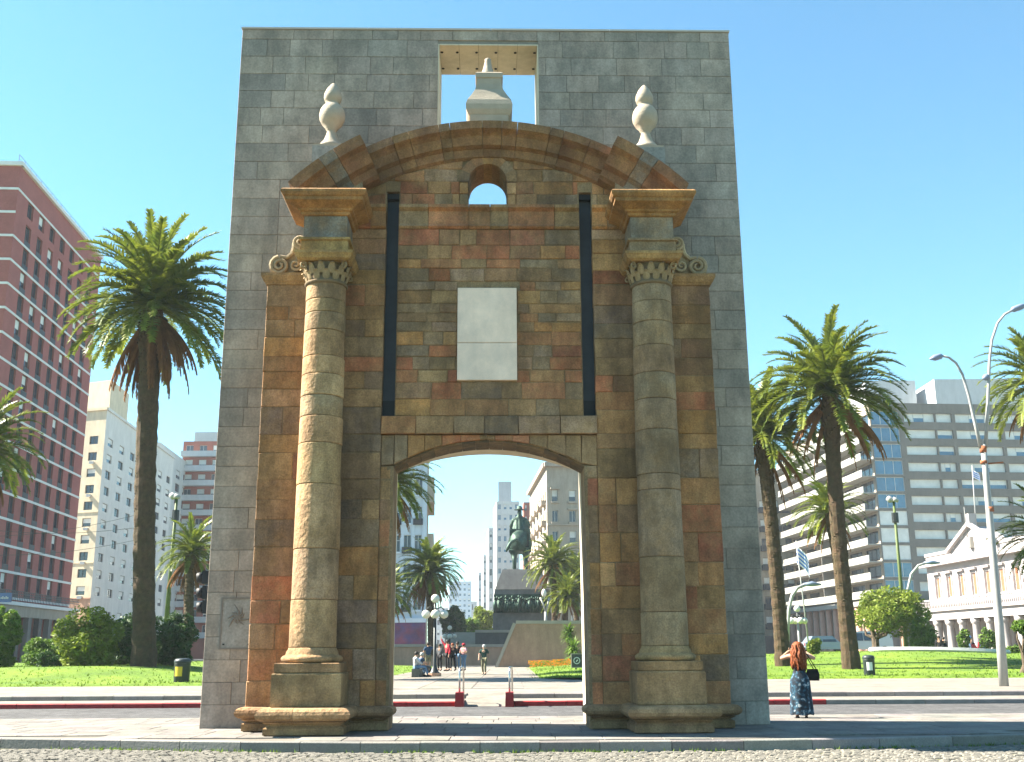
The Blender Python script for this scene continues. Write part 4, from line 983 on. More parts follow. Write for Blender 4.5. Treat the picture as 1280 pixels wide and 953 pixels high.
for i in (2, 5): bar(wb, 'band', C_, A, GZ + 11.1 + i * fh, GZ + 11.3 + i * fh, 0, .1, 'wall_cream')
bar(wb, 'balcony', A, B, GZ + 2.9, GZ + 3.2, 0, 1.0, 'wall_white'); bar(wb, 'balcony_railing', A, B, GZ + 3.2, GZ + 4.1, .9, .96, 'frame_dark')
H2 = dp(131, 480, 202).z; a2 = [(C_.x + 1, C_.y + 3), (A.x - .8, A.y + 3), (A.x - 1.6, A.y + 15), (C_.x, A.y + 15)]
plain(wb, a2, H, H2, 'wall_cream', 'penthouse', 'wall_cream'); MB().quad((*C_.to_2d(), H), (*A.to_2d(), H), (*B.to_2d(), H), (C_.x, B.y, H)).build('roof', 'wall_grey', wb)
for i in range(0, nfl, 2):
    q = C_ + (A - C_).normalized() * (Lc * .66 + 1.0); MB().box(q.x - .4, q.x + .4, q.y - .5, q.y - .02, GZ + 10.9 + i * fh, GZ + 11.4 + i * fh).build('air_conditioner', 'frame_white', wb)
# ---- next white block with a window grid
A = Vector((dp(200, 560, 262).x, 262, 0)); H = dp(203, 553, 262).z; B = along(A, 230)
nb = empty('white_block', (A.x - 6, A.y + 8, GZ), 'white office block with a regular window grid beyond the cream tower', 'building', 'buildings round the square')
Lf = (B - A).length; nfl = int((H - 6) / 3.5)
face(nb, A, B, GZ, H, spans(5, Lf, Lf / 5 * .6), [(4 + i * 3.5, 4 + i * 3.5 + 2.2) for i in range(nfl)], 'wall_white', 'dark', ('split', 'blind'), .3, 5)
C_ = A + Vector((-25, 0, 0)); face(nb, C_, A, GZ, H, [], [], 'wall_white'); MB().quad((*C_.to_2d(), H), (*A.to_2d(), H), (*B.to_2d(), H), (C_.x, B.y, H)).build('roof', 'wall_grey', nb)
# ---- red and white balcony building facing us, cut by the slab edge
A = Vector((dp(229, 560, 290).x, 290, 0)); B = Vector((dp(330, 560, 290).x, 290, 0)); H = dp(240, 552, 290).z
rb = empty('balcony_block', ((A.x + B.x) / 2, 298, GZ), 'red brick apartment block with long white balconies beside the slab edge', 'building', 'buildings round the square')
Lf = (B - A).length; fh = 4.0; nfl = int((H - 2) / fh)
face(rb, A, B, GZ, H, spans(6, Lf, 2.0), [(H - GZ - (i + 1) * fh + .6, H - GZ - (i + 1) * fh + 2.9) for i in range(nfl)][::-1], 'brick_rust', 'white', ('split', 'blind'), .3, 6)
for i in range(nfl): bar(rb, 'balcony', A, B, H - (i + 1) * fh - .4, H - (i + 1) * fh + 1.1, 0, 1.8, 'wall_pale')
plain(rb, [(A.x + 2, 293), (B.x, 293), (B.x, 303), (A.x + 2, 303)], H, H + 3.2, 'wall_pale', 'penthouse', 'wall_grey'); plain(rb, [tuple(A.to_2d()), tuple(B.to_2d()), (B.x, 305), (A.x, 305)][1:], GZ, H, 'brick_rust', 'rear_wall')
MB().quad((A.x, 290, H), (B.x, 290, H), (B.x, 305, H), (A.x, 305, H)).build('roof', 'wall_grey', rb)
# ---- ornate pale building seen through the arch, left
A = Vector((dp(430, 700, 172).x, 172, 0)); B = Vector((dp(533, 700, 172).x, 172, 0)); H = dp(520, 560, 172).z
ob = empty('ornate_building', ((A.x + B.x) / 2, 182, GZ), 'pale ornate building with iron balconies and a painted blue ground floor', 'building', 'buildings round the square')
Lf = (B - A).length; fh = 4.5; f0 = 7.2; nfl = int((H - f0) / fh)
cols = spans(7, Lf, 1.15, .8); rows = [(f0 + i * fh + .5, f0 + i * fh + 3.2) for i in range(nfl)]
face(ob, A, B, GZ, H, cols, rows, 'wall_blue', 'white', ('cross', 'split'), .35, 7)
u = (B - A).normalized()
for ci, (a, b) in enumerate(cols):
    for ri, (h, g) in enumerate(rows):
        bar(ob, 'balcony' if (ci + ri) % 2 else 'sill', A + u * (a - .2), A + u * (b + .2), GZ + h - .25, GZ + h + (.75 if (ci + ri) % 2 else .02), 0, .5, 'steel_dark' if (ci + ri) % 2 else 'wall_blue')
    q = (a + b) / 2 + Lf / 14; 
    if q < Lf - .3: bar(ob, 'pilaster', A + u * (q - .25), A + u * (q + .25), GZ + f0, H, 0, .25, 'wall_blue')
bar(ob, 'shopfront', A, B, GZ, GZ + 5.8, .02, .35, 'graffiti'); bar(ob, 'cornice', A, B, GZ + 5.8, GZ + 6.5, 0, .6, 'wall_blue', .1)
B2 = B + AX * 22; face(ob, B, B2, GZ, H, spans(3, (B2 - B).length, 1.4), rows, 'wall_beige', 'dark', ('split',), .3, 8)
for h in (2, 4): 
    bar(ob, 'bay', B, B.lerp(B2, .8), GZ + f0 + h * fh - .6, GZ + f0 + h * fh + 3.4, 0, 1.1, 'wall_beige')
MB().quad((*A.to_2d(), H), (*B.to_2d(), H), (*B2.to_2d(), H), (A.x, B2.y, H)).build('roof', 'wall_grey', ob)
# ---- beige corner building through the arch, right
A = Vector((dp(684, 650, 205).x, 205, 0)); H = dp(690, 583, 205).z; Bc = Vector((dp(850, 650, 209).x, 209, 0)); F_ = along(A, 664)
cb = empty('corner_building', ((A.x + Bc.x) / 2, 222, GZ), 'beige stone corner building with deep cornice behind the bronze horseman', 'building', 'buildings round the square')
Lf = (Bc - A).length; fh = 3.9; nfl = int((H - 5.5) / fh)
cols = [(1.0 + 3.1 * i + (.2 if i % 3 else 0), 1.0 + 3.1 * i + (1.1 if i % 3 == 0 else 1.5)) for i in range(int((Lf - 2) / 3.1))]; rows = [(5 + i * fh + .7, 5 + i * fh + 2.9) for i in range(nfl)]
face(cb, A, Bc, GZ, H, cols, rows, 'wall_beige', 'white', ('split', 'blind'), .45, 9)
u = (Bc - A).normalized()
for ci, (a, b) in enumerate(cols):
    for ri, (h, g) in enumerate(rows):
        bar(cb, 'sill', A + u * (a - .25), A + u * (b + .25), GZ + h - .35, GZ + h, 0, .45, 'wall_beige')
        if (ri + ci) % 3 == 0: bar(cb, 'hood', A + u * (a - .35), A + u * (b + .35), GZ + g + .1, GZ + g + .4, 0, .6, 'wall_beige')
for i in (3, 5): bar(cb, 'string_course', A, Bc, GZ + 5 + i * fh, GZ + 5.35 + i * fh, 0, .35, 'wall_beige')
bar(cb, 'cornice', A, Bc, H - .1, H + .7, -.2, .9, 'wall_beige', .5); bar(cb, 'attic', A + u * 1.5, Bc, H + .7, H + 2.6, -2, -.8, 'wall_beige')
Lg = (F_ - A).length; face(cb, F_, A, GZ, H, spans(9, Lg, 1.5), rows, 'wall_beige', 'dark', ('split',), .4, 10)
for i in range(nfl):
    for k_ in range(5): bar(cb, 'balcony', F_ + (A - F_) * (.04 + .2 * k_), F_ + (A - F_) * (.04 + .2 * k_ + .1), GZ + 5 + i * fh + .3, GZ + 5 + i * fh + 1.2, 0, .9, 'wall_beige')
bar(cb, 'cornice', F_, A, H - .1, H + .7, -.2, .7, 'wall_beige')
MB().quad((*A.to_2d(), H), (*Bc.to_2d(), H), (Bc.x, F_.y, H), (*F_.to_2d(), H)).build('roof', 'wall_grey', cb)
tw = plain(cb, [(A.x - .2 + 1.2, 209), (A.x + 9, 209), (A.x + 9, 219), (A.x + 1.2, 219)], H, H + 9, 'wall_beige', 'turret', 'wall_beige')
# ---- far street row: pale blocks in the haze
def block(label, px0, px1, pytop, D, m, rows_n, key='dark', depth=20, lit_face=False, name='far_building', cols_n=4):
    A = Vector((dp(px0, 780, D).x, D, 0)); B = Vector((dp(px1, 780, D).x, D, 0)); H = dp((px0 + px1) / 2, pytop, D).z
    b = empty(name, ((A.x + B.x) / 2, D + depth / 2, GZ), label, 'building', 'far buildings down the avenue')
    Lf = (B - A).length; fh = (H - GZ - 4) / rows_n
    face(b, A, B, GZ, H, spans(cols_n, Lf, Lf / cols_n * .5), [(4 + i * fh + fh * .25, 4 + i * fh + fh * .75) for i in range(rows_n)], m, key, ('split', 'blind'), .3, int(D))
    C_ = A + AX * depth
    face(b, C_, A, GZ, H, spans(4, depth, depth / 9), [(4 + i * fh + fh * .25, 4 + i * fh + fh * .75) for i in range(rows_n)], m, key, ('split', 'blind'), .3, int(D) + 1)
    D_ = B + AX * depth; plain(b, [tuple(B.to_2d()), tuple(D_.to_2d()), tuple(C_.to_2d())], GZ, H, m, 'rear_wall')
    MB().quad((*A.to_2d(), H), (*B.to_2d(), H), (*D_.to_2d(), H), (*C_.to_2d(), H)).build('roof', 'wall_grey', b); return b, H, A, B
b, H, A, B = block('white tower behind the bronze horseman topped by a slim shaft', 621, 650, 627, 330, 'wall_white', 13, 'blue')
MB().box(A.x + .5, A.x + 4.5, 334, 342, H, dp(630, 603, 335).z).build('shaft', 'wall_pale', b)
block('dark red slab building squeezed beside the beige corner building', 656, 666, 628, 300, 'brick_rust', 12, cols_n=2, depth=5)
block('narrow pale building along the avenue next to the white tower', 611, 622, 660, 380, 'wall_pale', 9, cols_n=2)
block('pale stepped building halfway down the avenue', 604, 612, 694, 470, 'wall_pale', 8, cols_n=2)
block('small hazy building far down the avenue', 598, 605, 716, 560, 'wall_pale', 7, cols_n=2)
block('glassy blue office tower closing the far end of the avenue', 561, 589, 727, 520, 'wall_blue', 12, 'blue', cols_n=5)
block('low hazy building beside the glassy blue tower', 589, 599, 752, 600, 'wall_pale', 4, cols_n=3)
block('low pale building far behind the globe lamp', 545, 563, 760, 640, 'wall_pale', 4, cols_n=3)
# ---- balconied apartment tower on the right
D = 190; A = Vector((dp(1094, 600, D).x, D, 0)); B = Vector((dp(1370, 600, D + 4).x, D + 4, 0)); H = dp(1150, 503, D).z; F_ = along(A, 999)
at = empty('apartment_tower', ((A.x + B.x) / 2, D + 20, GZ), 'grey apartment tower with stacked pale balconies rising behind the palms', 'building', 'buildings round the square')
u = (B - A).normalized(); Lf = (B - A).length; G0 = 10.2; fh = (H - GZ - G0 - 1.4) / 11
rows = [(G0 + i * fh + .95, G0 + i * fh + fh - .45) for i in range(11)]
gx = 5.6                                            # glazed corner bay
face(at, A, A + u * gx, GZ, H, [(.25, gx - .25)], [(G0 + i * fh + .35, G0 + i * fh + fh - .15) for i in range(11)], 'wall_grey', 'blue', ('three', 'three', 'blinds_full'), .2, 12)
cols = []; x = .8; k = 0
while x < Lf - gx - 7: w = (5.8, 3.0, 8.6)[k % 3]; cols.append((round(x, 3), round(x + w, 3))); x += w + (.25 if k % 3 == 0 else .6); k += 1
face(at, A + u * gx, B, GZ, H, cols, rows, 'wall_grey', 'blue', ('blinds_full', 'blinds_full', 'blinds_three', 'blind'), .5, 13)
u2 = (A - F_).normalized(); Lg = (A - F_).length
face(at, F_, A, GZ, H, spans(6, Lg, Lg / 7.5), [(G0 + i * fh + .3, G0 + i * fh + fh - .5) for i in range(11)], 'wall_beige', 'dark', ('split', 'three'), .3, 14)
for i in range(11):
    z = GZ + G0 + i * fh
    bar(at, 'balcony', F_, A, z - .12, z + .10, 0, 2.4, 'balcony_white', 0)
    bar(at, 'balcony_parapet', F_ + u2 * .1, A, z + .10, z + 1.15, 2.2, 2.35, 'balcony_white', 0)
    bar(at, 'balcony_divider', F_ + u2 * (Lg * .5 - .1), F_ + u2 * (Lg * .5 + .1), z + .1, z + fh - .15, 0, 2.2, 'wall_grey')
bar(at, 'canopy', F_, A, GZ + 8.8, GZ + 9.6, 0, 3.0, 'balcony_white', .2); bar(at, 'canopy', A, B, GZ + 8.8, GZ + 9.6, 0, 1.6, 'wall_grey', .2)
for i in range(14):
    q = F_ + u2 * (Lg * i / 13); n = Vector((u2.y, -u2.x, 0)) * 2.2; q = q + n; MB().lathe([(.7, GZ), (.6, GZ + .4), (.55, GZ + 8.8)], (q.x, q.y, 0), 12).build('column', 'pink_column', at, True)
for i in range(12):
    q = A + u * (2 + i * 3.2); MB().lathe([(.6, GZ), (.5, GZ + .4), (.5, GZ + 8.8)], (q.x, q.y - 1.2, 0), 12).build('column', 'pink_column', at, True)
H2 = dp(1210, 474, 200).z; a, b_ = dp(1170, 500, 200), dp(1250, 500, 200)
plain(at, [(a.x, 200), (b_.x + 4, 200), (b_.x + 4, 212), (a.x, 212)], H, H2, 'wall_pale', 'penthouse', 'wall_grey'); a, b_ = dp(1080, 470, 205), dp(1143, 470, 205)
plain(at, [(a.x, 205), (b_.x, 205), (b_.x, 216), (a.x, 216)], H - 2, H2 + 1.0, 'wall_pale', 'penthouse', 'wall_grey')
MB().quad((*A.to_2d(), H), (*B.to_2d(), H), (B.x, D + 40, H), (F_.x, D + 40, H)).build('roof', 'wall_grey', at)
# ---- beige building left of it, behind the slender palm
D = 240; A = Vector((dp(900, 600, D).x, D, 0)); B = Vector((dp(1003, 600, D).x, D, 0)); H = dp(985, 592, D).z
lb = empty('townhouse', ((A.x + B.x) / 2, D + 10, GZ), 'beige townhouse with small dark balconies beyond the slender palm', 'building', 'buildings round the square')
Lf = (B - A).length; cols = spans(7, Lf, 1.5); rows = [(6 + i * 4.2, 6 + i * 4.2 + 2.5) for i in range(int((H - 9) / 4.2))]
face(lb, A, B, GZ, H, cols, rows, 'wall_beige', 'dark', ('split', 'blind'), .4, 15); u = (B - A).normalized()
for ci, (a, b_) in enumerate(cols):
    for ri, (h, g) in enumerate(rows): bar(lb, 'balcony', A + u * (a - .3), A + u * (b_ + .3), GZ + h - .3, GZ + h + .9, 0, .9, 'steel_dark')
bar(lb, 'cornice', A, B, H - .1, H + .6, -.2, .8, 'wall_beige', .5); bar(lb, 'shopfront', A, B, GZ, GZ + 4.4, .02, .3, 'steel_dark')
MB().quad((*A.to_2d(), H), (*B.to_2d(), H), (B.x, D + 20, H), (A.x, D + 20, H)).build('roof', 'wall_grey', lb); plain(lb, [tuple(B.to_2d()), (B.x, D + 20), (A.x, D + 20)], GZ, H, 'wall_beige', 'rear_wall')
# ---- white columned palace, far right
E_ = dp(1157, 697, 140); H = E_.z; A = Vector((E_.x, E_.y, 0)); B = A - AX * 46
pa = empty('palace', ((A.x + B.x) / 2 + 8, 118, GZ), 'white two-storey palace with a colonnade, shutters and a central pediment', 'building', 'buildings round the square')
u = (B - A).normalized(); Lf = (B - A).length; n = Vector((u.y, -u.x, 0)); z1 = 6.0
cols = [(2.2 + i * 3.15, 2.2 + i * 3.15 + 1.15) for i in range(13)]
face(pa, A, B, GZ + z1, H, cols, [(1.45, 4.0)], 'palace', 'shutter', ('blinds_full',), .2, 16)
for a, b_ in cols:
    bar(pa, 'window_hood', A + u * (a - .35), A + u * (b_ + .35), GZ + z1 + 4.35, GZ + z1 + 4.6, 0, .35, 'palace')
    for e_ in (a - .25, b_ + .05): bar(pa, 'architrave', A + u * e_, A + u * (e_ + .2), GZ + z1 + 1.2, GZ + z1 + 4.3, 0, .1, 'palace')
bar(pa, 'cornice', A, B, H - 1.35, H - 1.0, 0, .8, 'palace', .5); bar(pa, 'parapet', A, B, H - .02, H + .35, -.3, .12, 'palace', .1)
bar(pa, 'balcony_slab', A, B, GZ + z1 - .3, GZ + z1 + .05, 0, 3.2, 'palace', .2); bar(pa, 'entablature', A, B, GZ + z1 - 1.3, GZ + z1 - .3, 1.9, 2.9, 'palace', .1)
bar(pa, 'rail', A, B, GZ + z1 + .95, GZ + z1 + 1.1, 2.85, 3.1, 'palace', .2)
bm = None
for i in range(110):
    q = A + u * (Lf * (i + .5) / 110) + n * 2.97
    if bm is None: bm = MB().lathe([(.05, 0), (.11, .2), (.05, .5), (.05, .9)], (0, 0, 0), 8).mesh('baluster', 'palace', smooth=True)
    link('baluster', bm, pa, Vector((q.x, q.y, GZ + z1 + .05)) - ORG[pa.name])
cm = None
for i in range(15):
    q = A + u * (.6 + i * 3.15) + n * 2.4
    if cm is None: cm = MB().lathe([(.62, 0), (.62, .15), (.5, .3), (.46, .4), (.40, 4.0), (.42, 4.05), (.5, 4.15), (.56, 4.35), (.56, 4.7)], (0, 0, 0), 18).mesh('column', 'palace', smooth=True)
    link('column', cm, pa, Vector((q.x, q.y, GZ)) - ORG[pa.name])
face(pa, A + n * -1.2, B + n * -1.2, GZ, GZ + z1, [(1.8 + i * 3.15, 3.6 + i * 3.15) for i in range(13)], [(.1, 3.9)], 'palace', 'dark', ('split',), .4, 17)
bar(pa, 'gallery_ceiling', A, B, GZ + z1 - .29, GZ + z1, -1.2, 0, 'palace')
En = A + Vector((20, -1.3, 0)); face(pa, En, A, GZ, H, [], [], 'palace'); MB().quad((*A.to_2d(), H - .01), (*B.to_2d(), H - .01), (B.x + 20, B.y, H - .01), (*En.to_2d(), H - .01)).build('roof', 'palace', pa)
# pediment over the middle
pc = None; d = ray(1219, 700); k = d.x / d.y; t = (k * A.y - A.x) / (u.x - k * u.y); mid = A + u * t
pw, ph = 5.6, 3.4; pd = MB()
tri = [(-pw, 0), (pw, 0), (0, ph)]
def PP(a, h, o): q = mid + u * a + n * o; return (q.x, q.y, H - .9 + h)
pd.prism([(-pw, 0), (pw, 0), (pw, .9), (0, ph), (-pw, .9)], -2.0, .15, lambda a, h, o: PP(a, h, o)); po = pd.build('pediment', 'palace', pa)
for s_ in (-1, 1):
    k = MB(); k.prism([(s_ * (pw + .3), .85), (s_ * (pw + .3), 1.3), (0, ph + .55), (0, ph + .08)], .15, .6, lambda a, h, o: PP(a, h, o)); k.build('raking_cornice', 'palace', po)
MB().box(*[f for p_ in [PP(0, 0, 0)] for f in (p_[0] - .4, p_[0] + .4, p_[1] - .4, p_[1] + .4)], H + ph - .9, H + ph + .6).build('finial', 'palace', po)
k = MB(); q = PP(0, 1.5, .18); k.tube([(q[0], q[1], q[2] - .6), (q[0], q[1], q[2] + .7)], [.5, .35], 8); k.build('emblem', 'wall_grey', po)
# ---- overhead cables on the left
for p0, p1, lb_ in (((-40, 694), (186, 672), 'lowest sagging black overhead cable crossing the cream tower'), ((-40, 672), (186, 640), 'steepest sagging black overhead cable crossing the cream tower'), ((-40, 660), (186, 658), 'almost level black overhead cable crossing the cream tower')):
    a, b_ = dp(*p0, 84), dp(*p1, 88); pts = [a.lerp(b_, j / 10) - Vector((0, 0, .5 * math.sin(math.pi * j / 10))) for j in range(11)]
    props(MB().tube(pts, .018, 5).build('overhead_cable', 'frame_dark'), lb_, 'cable', 'overhead cables')
# ================================================================== monument and granite walls
D = 128
mo = empty('monument', dp(652, 800, D), 'dark granite monument base with a bronze frieze under the horseman', 'monument')
ORG[mo.name].z = mo.location.z = GZ
def mx(px, py=760): return dp(px, py, D).x
def mz(py, px=652): return dp(px, py, D).z
xl, xr = mx(617), mx(688); cxm = (xl + xr) / 2; w = (xr - xl) / 2
def frus(name, z0, z1, w0, w1, d0, d1, m, col=None, parent=None):
    k = MB(); k.add([(cxm - w0, D, z0), (cxm + w0, D, z0), (cxm + w0, D + 2 * d0, z0), (cxm - w0, D + 2 * d0, z0), (cxm - w1, D + d0 - d1, z1), (cxm + w1, D + d0 - d1, z1), (cxm + w1, D + d0 + d1, z1), (cxm - w1, D + d0 + d1, z1)],
                    [(0, 3, 2, 1), (4, 5, 6, 7), (0, 1, 5, 4), (1, 2, 6, 5), (2, 3, 7, 6), (3, 0, 4, 7)]); return k.build(name, m, parent or mo, color=col)
dm = 4.2; Z = [GZ, mz(788), mz(766), mz(743), mz(737), mz(711)]
frus('base_step', Z[0], Z[1], w * 1.13, w * 1.10, dm * 1.1, dm * 1.08, 'granite_dark', (.115, .105, .10))
for i in range(6):                                  # facing stones of the lower die
    a, b = -w * 1.03 + 2.06 * w * i / 6, -w * 1.03 + 2.06 * w * (i + 1) / 6; MB().box(cxm + a + .02, cxm + b - .02, D + .02, D + .5, Z[1] + .01, Z[2] - .01).build('facing_stone', 'granite_dark', mo, color=jit((.15, .14, .135), .15))
frus('lower_die', Z[1], Z[2], w * 1.02, w * 1.02, dm, dm, 'granite_dark', (.13, .12, .115))
frus('frieze_block', Z[2], Z[3], w * 1.0, w * .99, dm, dm, 'bronze')
rr = random.Random(3); fz = MB()                    # figures of the frieze
for i in range(26):
    x = cxm - w * .95 + 1.9 * w * i / 25; h = Z[3] - Z[2]; y = D - .15 - rr.uniform(0, .35); hh = h * rr.uniform(.75, .95)
    fz.tube([(x + rr.uniform(-.2, .2), y, Z[2] + .05), (x, y - .1, Z[2] + hh * .45), (x + rr.uniform(-.1, .1), y, Z[2] + hh * .8)], [.14, .26, .15], 7); fz.tube([(x, y, Z[2] + hh * .8), (x, y - .05, Z[2] + hh * .88), (x, y, Z[2] + hh)], [.08, .15, .05], 7)
    fz.tube([(x - .1, y - .1, Z[2] + hh * .7), (x + rr.uniform(-.5, .5), y - .25, Z[2] + hh * rr.uniform(.4, .75))], [.09, .05], 5)
fz.build('frieze_figures', 'bronze', mo, True, kind='stuff')
frus('upper_die', Z[3], Z[4], w * .98, w * .96, dm * .98, dm * .96, 'granite_dark', (.155, .14, .13))
frus('cap', Z[4], Z[5], w * .96, w * .68, dm * .96, dm * .75, 'granite_dark', (.13, .125, .12))
# bronze horse and rider, seen from behind
def skin(name, nodes, edges, m, parent, sub=2, root=0):
    me = bpy.data.meshes.new(name); me.from_pydata([n[0] for n in nodes], edges, []); o = bpy.data.objects.new(name, me); COL.objects.link(o)
    sk = o.modifiers.new('s', 'SKIN'); me.skin_vertices[0].data[root].use_root = True
    for i, n in enumerate(nodes):
        q = n[1] if hasattr(n[1], '__len__') else (n[1], n[1]); me.skin_vertices[0].data[i].radius = q
    sb = o.modifiers.new('u', 'SUBSURF'); sb.levels = sub; sb.render_levels = sub
    dg = bpy.context.evaluated_depsgraph_get(); dg.update(); ne = bpy.data.meshes.new_from_object(o.evaluated_get(dg)); ne.name = name
    bpy.data.objects.remove(o); ne.materials.clear(); ne.materials.append(MATS[m]); ne.polygons.foreach_set('use_smooth', [True] * len(ne.polygons)); 
    return ne
hb = Vector((dp(650, 711, D + dm).x, D + dm, Z[5])); hs = (dp(650, 634, D + dm).z - Z[5]) / 3.05
ho = empty('equestrian_statue', hb, 'green bronze horse and cloaked rider on the monument, seen from behind', 'statue')
HN = [((0, -.55, 1.30), (.36, .36)), ((0, -.85, 1.40), (.40, .42)), ((0, -1.12, 1.30), (.30, .34)), ((0, 0, 1.28), (.36, .40)), ((0, .5, 1.38), (.32, .38)), ((0, .85, 1.70), (.20, .26)), ((0, 1.15, 2.1), (.13, .2)), ((0, 1.4, 2.15), (.13, .14)), ((0, 1.72, 1.85), (.09, .1)),
      ((-.22, -1.0, .98), .20), ((-.23, -.92, .68), .11), ((-.22, -1.12, .42), .075), ((-.22, -1.08, .12), .07), ((-.22, -1.02, .02), .09),
      ((.22, -.88, .98), .20), ((.23, -.72, .66), .11), ((.22, -.9, .42), .075), ((.22, -.86, .12), .07), ((.22, -.80, .02), .09),
      ((-.2, .6, .95), .13), ((-.2, .66, .55), .08), ((-.2, .62, .1), .065), ((-.2, .68, .02), .09), ((.2, .6, .95), .13), ((.2, .95, .72), .085), ((.2, .85, .4), .065), ((.2, .8, .28), .08),
      ((-.10, -1.42, 1.36), .06), ((-.34, -1.56, 1.22), .07), ((-.46, -1.58, .95), .07), ((-.52, -1.55, .76), .03)]
HE = [(0, 1), (1, 2), (0, 3), (3, 4), (4, 5), (5, 6), (6, 7), (7, 8), (2, 9), (9, 10), (10, 11), (11, 12), (12, 13), (2, 14), (14, 15), (15, 16), (16, 17), (17, 18), (4, 19), (19, 20), (20, 21), (21, 22), (4, 23), (23, 24), (24, 25), (25, 26), (2, 27), (27, 28), (28, 29), (29, 30)]
link('horse', skin('horse', [((p[0] * 1.25, p[1], p[2]), (tuple(q * 1.22 for q in r_) if hasattr(r_, '__len__') else r_ * 1.2)) for p, r_ in HN], HE, 'bronze', ho), ho, scale=(hs,) * 3)
RN = [((0, -.1, 1.78), (.20, .18)), ((0, -.1, 2.12), (.24, .17)), ((0, -.08, 2.42), (.23, .15)), ((0, -.06, 2.60), .09), ((0, -.04, 2.78), (.12, .14)), ((0, -.04, 2.93), .10),
      ((-.30, -.06, 2.40), .12), ((-.42, .0, 2.10), .10), ((-.30, .25, 1.95), .07), ((.30, -.06, 2.40), .12), ((.44, .0, 2.12), .10), ((.3, .3, 1.98), .07),
      ((-.30, .1, 1.72), .17), ((-.46, .25, 1.38), .12), ((-.46, .1, .98), .09), ((-.46, .28, .92), .07), ((.30, .1, 1.72), .17), ((.46, .25, 1.38), .12), ((.46, .1, .98), .09), ((.46, .28, .92), .07)]
RE = [(0, 1), (1, 2), (2, 3), (3, 4), (4, 5), (2, 6), (6, 7), (7, 8), (2, 9), (9, 10), (10, 11), (0, 12), (12, 13), (13, 14), (14, 15), (0, 16), (16, 17), (17, 18), (18, 19)]
link('rider', skin('rider', RN, RE, 'bronze', ho), ho, scale=(hs,) * 3)
ck = MB(); vs = []                                  # cloak falling over the horse's croup, with folds
for i in range(9):
    t = i / 8; z = 2.45 - .62 * t; hw = .27 + .15 * t; y = -.28 - .22 * t ** 1.4
    for j in range(17): q = j / 16 * 2 - 1; vs.append((q * hw, y + .14 * q * q + .035 * math.sin(j * 2.1) * t - (.03 if j % 4 == 0 else 0), z - .06 * abs(q)))
for i in range(9):
    for j in range(17): v = vs[i * 17 + j]; vs.append((v[0], v[1] + .05, v[2]))
nv = 153; fs = [(i * 17 + j, i * 17 + j + 1, (i + 1) * 17 + j + 1, (i + 1) * 17 + j) for i in range(8) for j in range(16)]; fs += [tuple(q + nv for q in f[::-1]) for f in fs]
ck.add(vs, fs); link('cloak', ck.mesh('cloak', 'bronze', smooth=True), ho, scale=(hs * 1.12, hs, hs))
ht = MB().lathe([(.26, 0), (.27, .02), (.13, .05), (.12, .16), (.05, .2)], (0, -.04, 2.90), 14).mesh('hat', 'bronze', smooth=True); link('hat', ht, ho, scale=(hs,) * 3)
# sloping granite walls of the sunken crypt
def wall_poly(name, label, pts_px, D, th, m, edge=None, zb=None):
    P = [dp(px, py, D) for px, py in pts_px]; b = Vector((sum(p.x for p in P) / len(P), D, GZ)); t = empty(name, b, label, 'wall')
    t['kind'] = 'thing'
    k = MB(); k.prism([(p.x, p.z) for p in P], D, D + th, lambda u, v, y: (u, y, v)); k.build('body', m, t, color=(.105, .095, .09))
    if edge:
        for a, c in edge:
            q = MB(); A_, B_ = P[a], P[c]; d = (B_ - A_); nr = Vector((-d.z, 0, d.x)).normalized(); nr = nr if nr.z > 0 else -nr
            q.add([A_ + nr * .002 + Vector((0, -.1, 0)), B_ + nr * .002 + Vector((0, -.1, 0)), B_ + nr * .28 + Vector((0, -.1, 0)), A_ + nr * .28 + Vector((0, -.1, 0)), A_ + nr * .002 + Vector((0, th + .1, 0)), B_ + nr * .002 + Vector((0, th + .1, 0)), B_ + nr * .28 + Vector((0, th + .1, 0)), A_ + nr * .28 + Vector((0, th + .1, 0))],
                  [(0, 1, 2, 3), (7, 6, 5, 4), (0, 4, 5, 1), (1, 5, 6, 2), (2, 6, 7, 3), (3, 7, 4, 0)]); q.build('coping', 'granite_edge', t)
    return t
wall_poly('crypt_wall', 'brown granite wall with a sloping pale edge below the horseman', [(622, 836), (900, 836), (900, 780), (645, 780)], 98, 1.2, 'granite_wall', ((0, 3), (2, 3)))
wall_poly('low_wall', 'long low pinkish granite wall behind the standing visitors', [(440, 836), (640, 834), (640, 809), (440, 809)], 112, .8, 'wall_pinkish', ((2, 3),))
wall_poly('dark_wall', 'dark granite parapet between the low wall and the horseman', [(594, 812), (664, 812), (664, 791), (594, 791)], 118, 2, 'granite_dark', ((2, 3),))
stp = empty('stone_steps', dp(572, 808, 122), 'pale stone steps rising behind the low wall', 'steps')
for i in range(4):
    a, b = dp(556, 806 - i * 4, 122 + i), dp(596, 802.5 - i * 4, 122 + i); MB().box(a.x, b.x, 122 + i, 123.05 + i, GZ, b.z).build('step', 'granite_edge', stp)

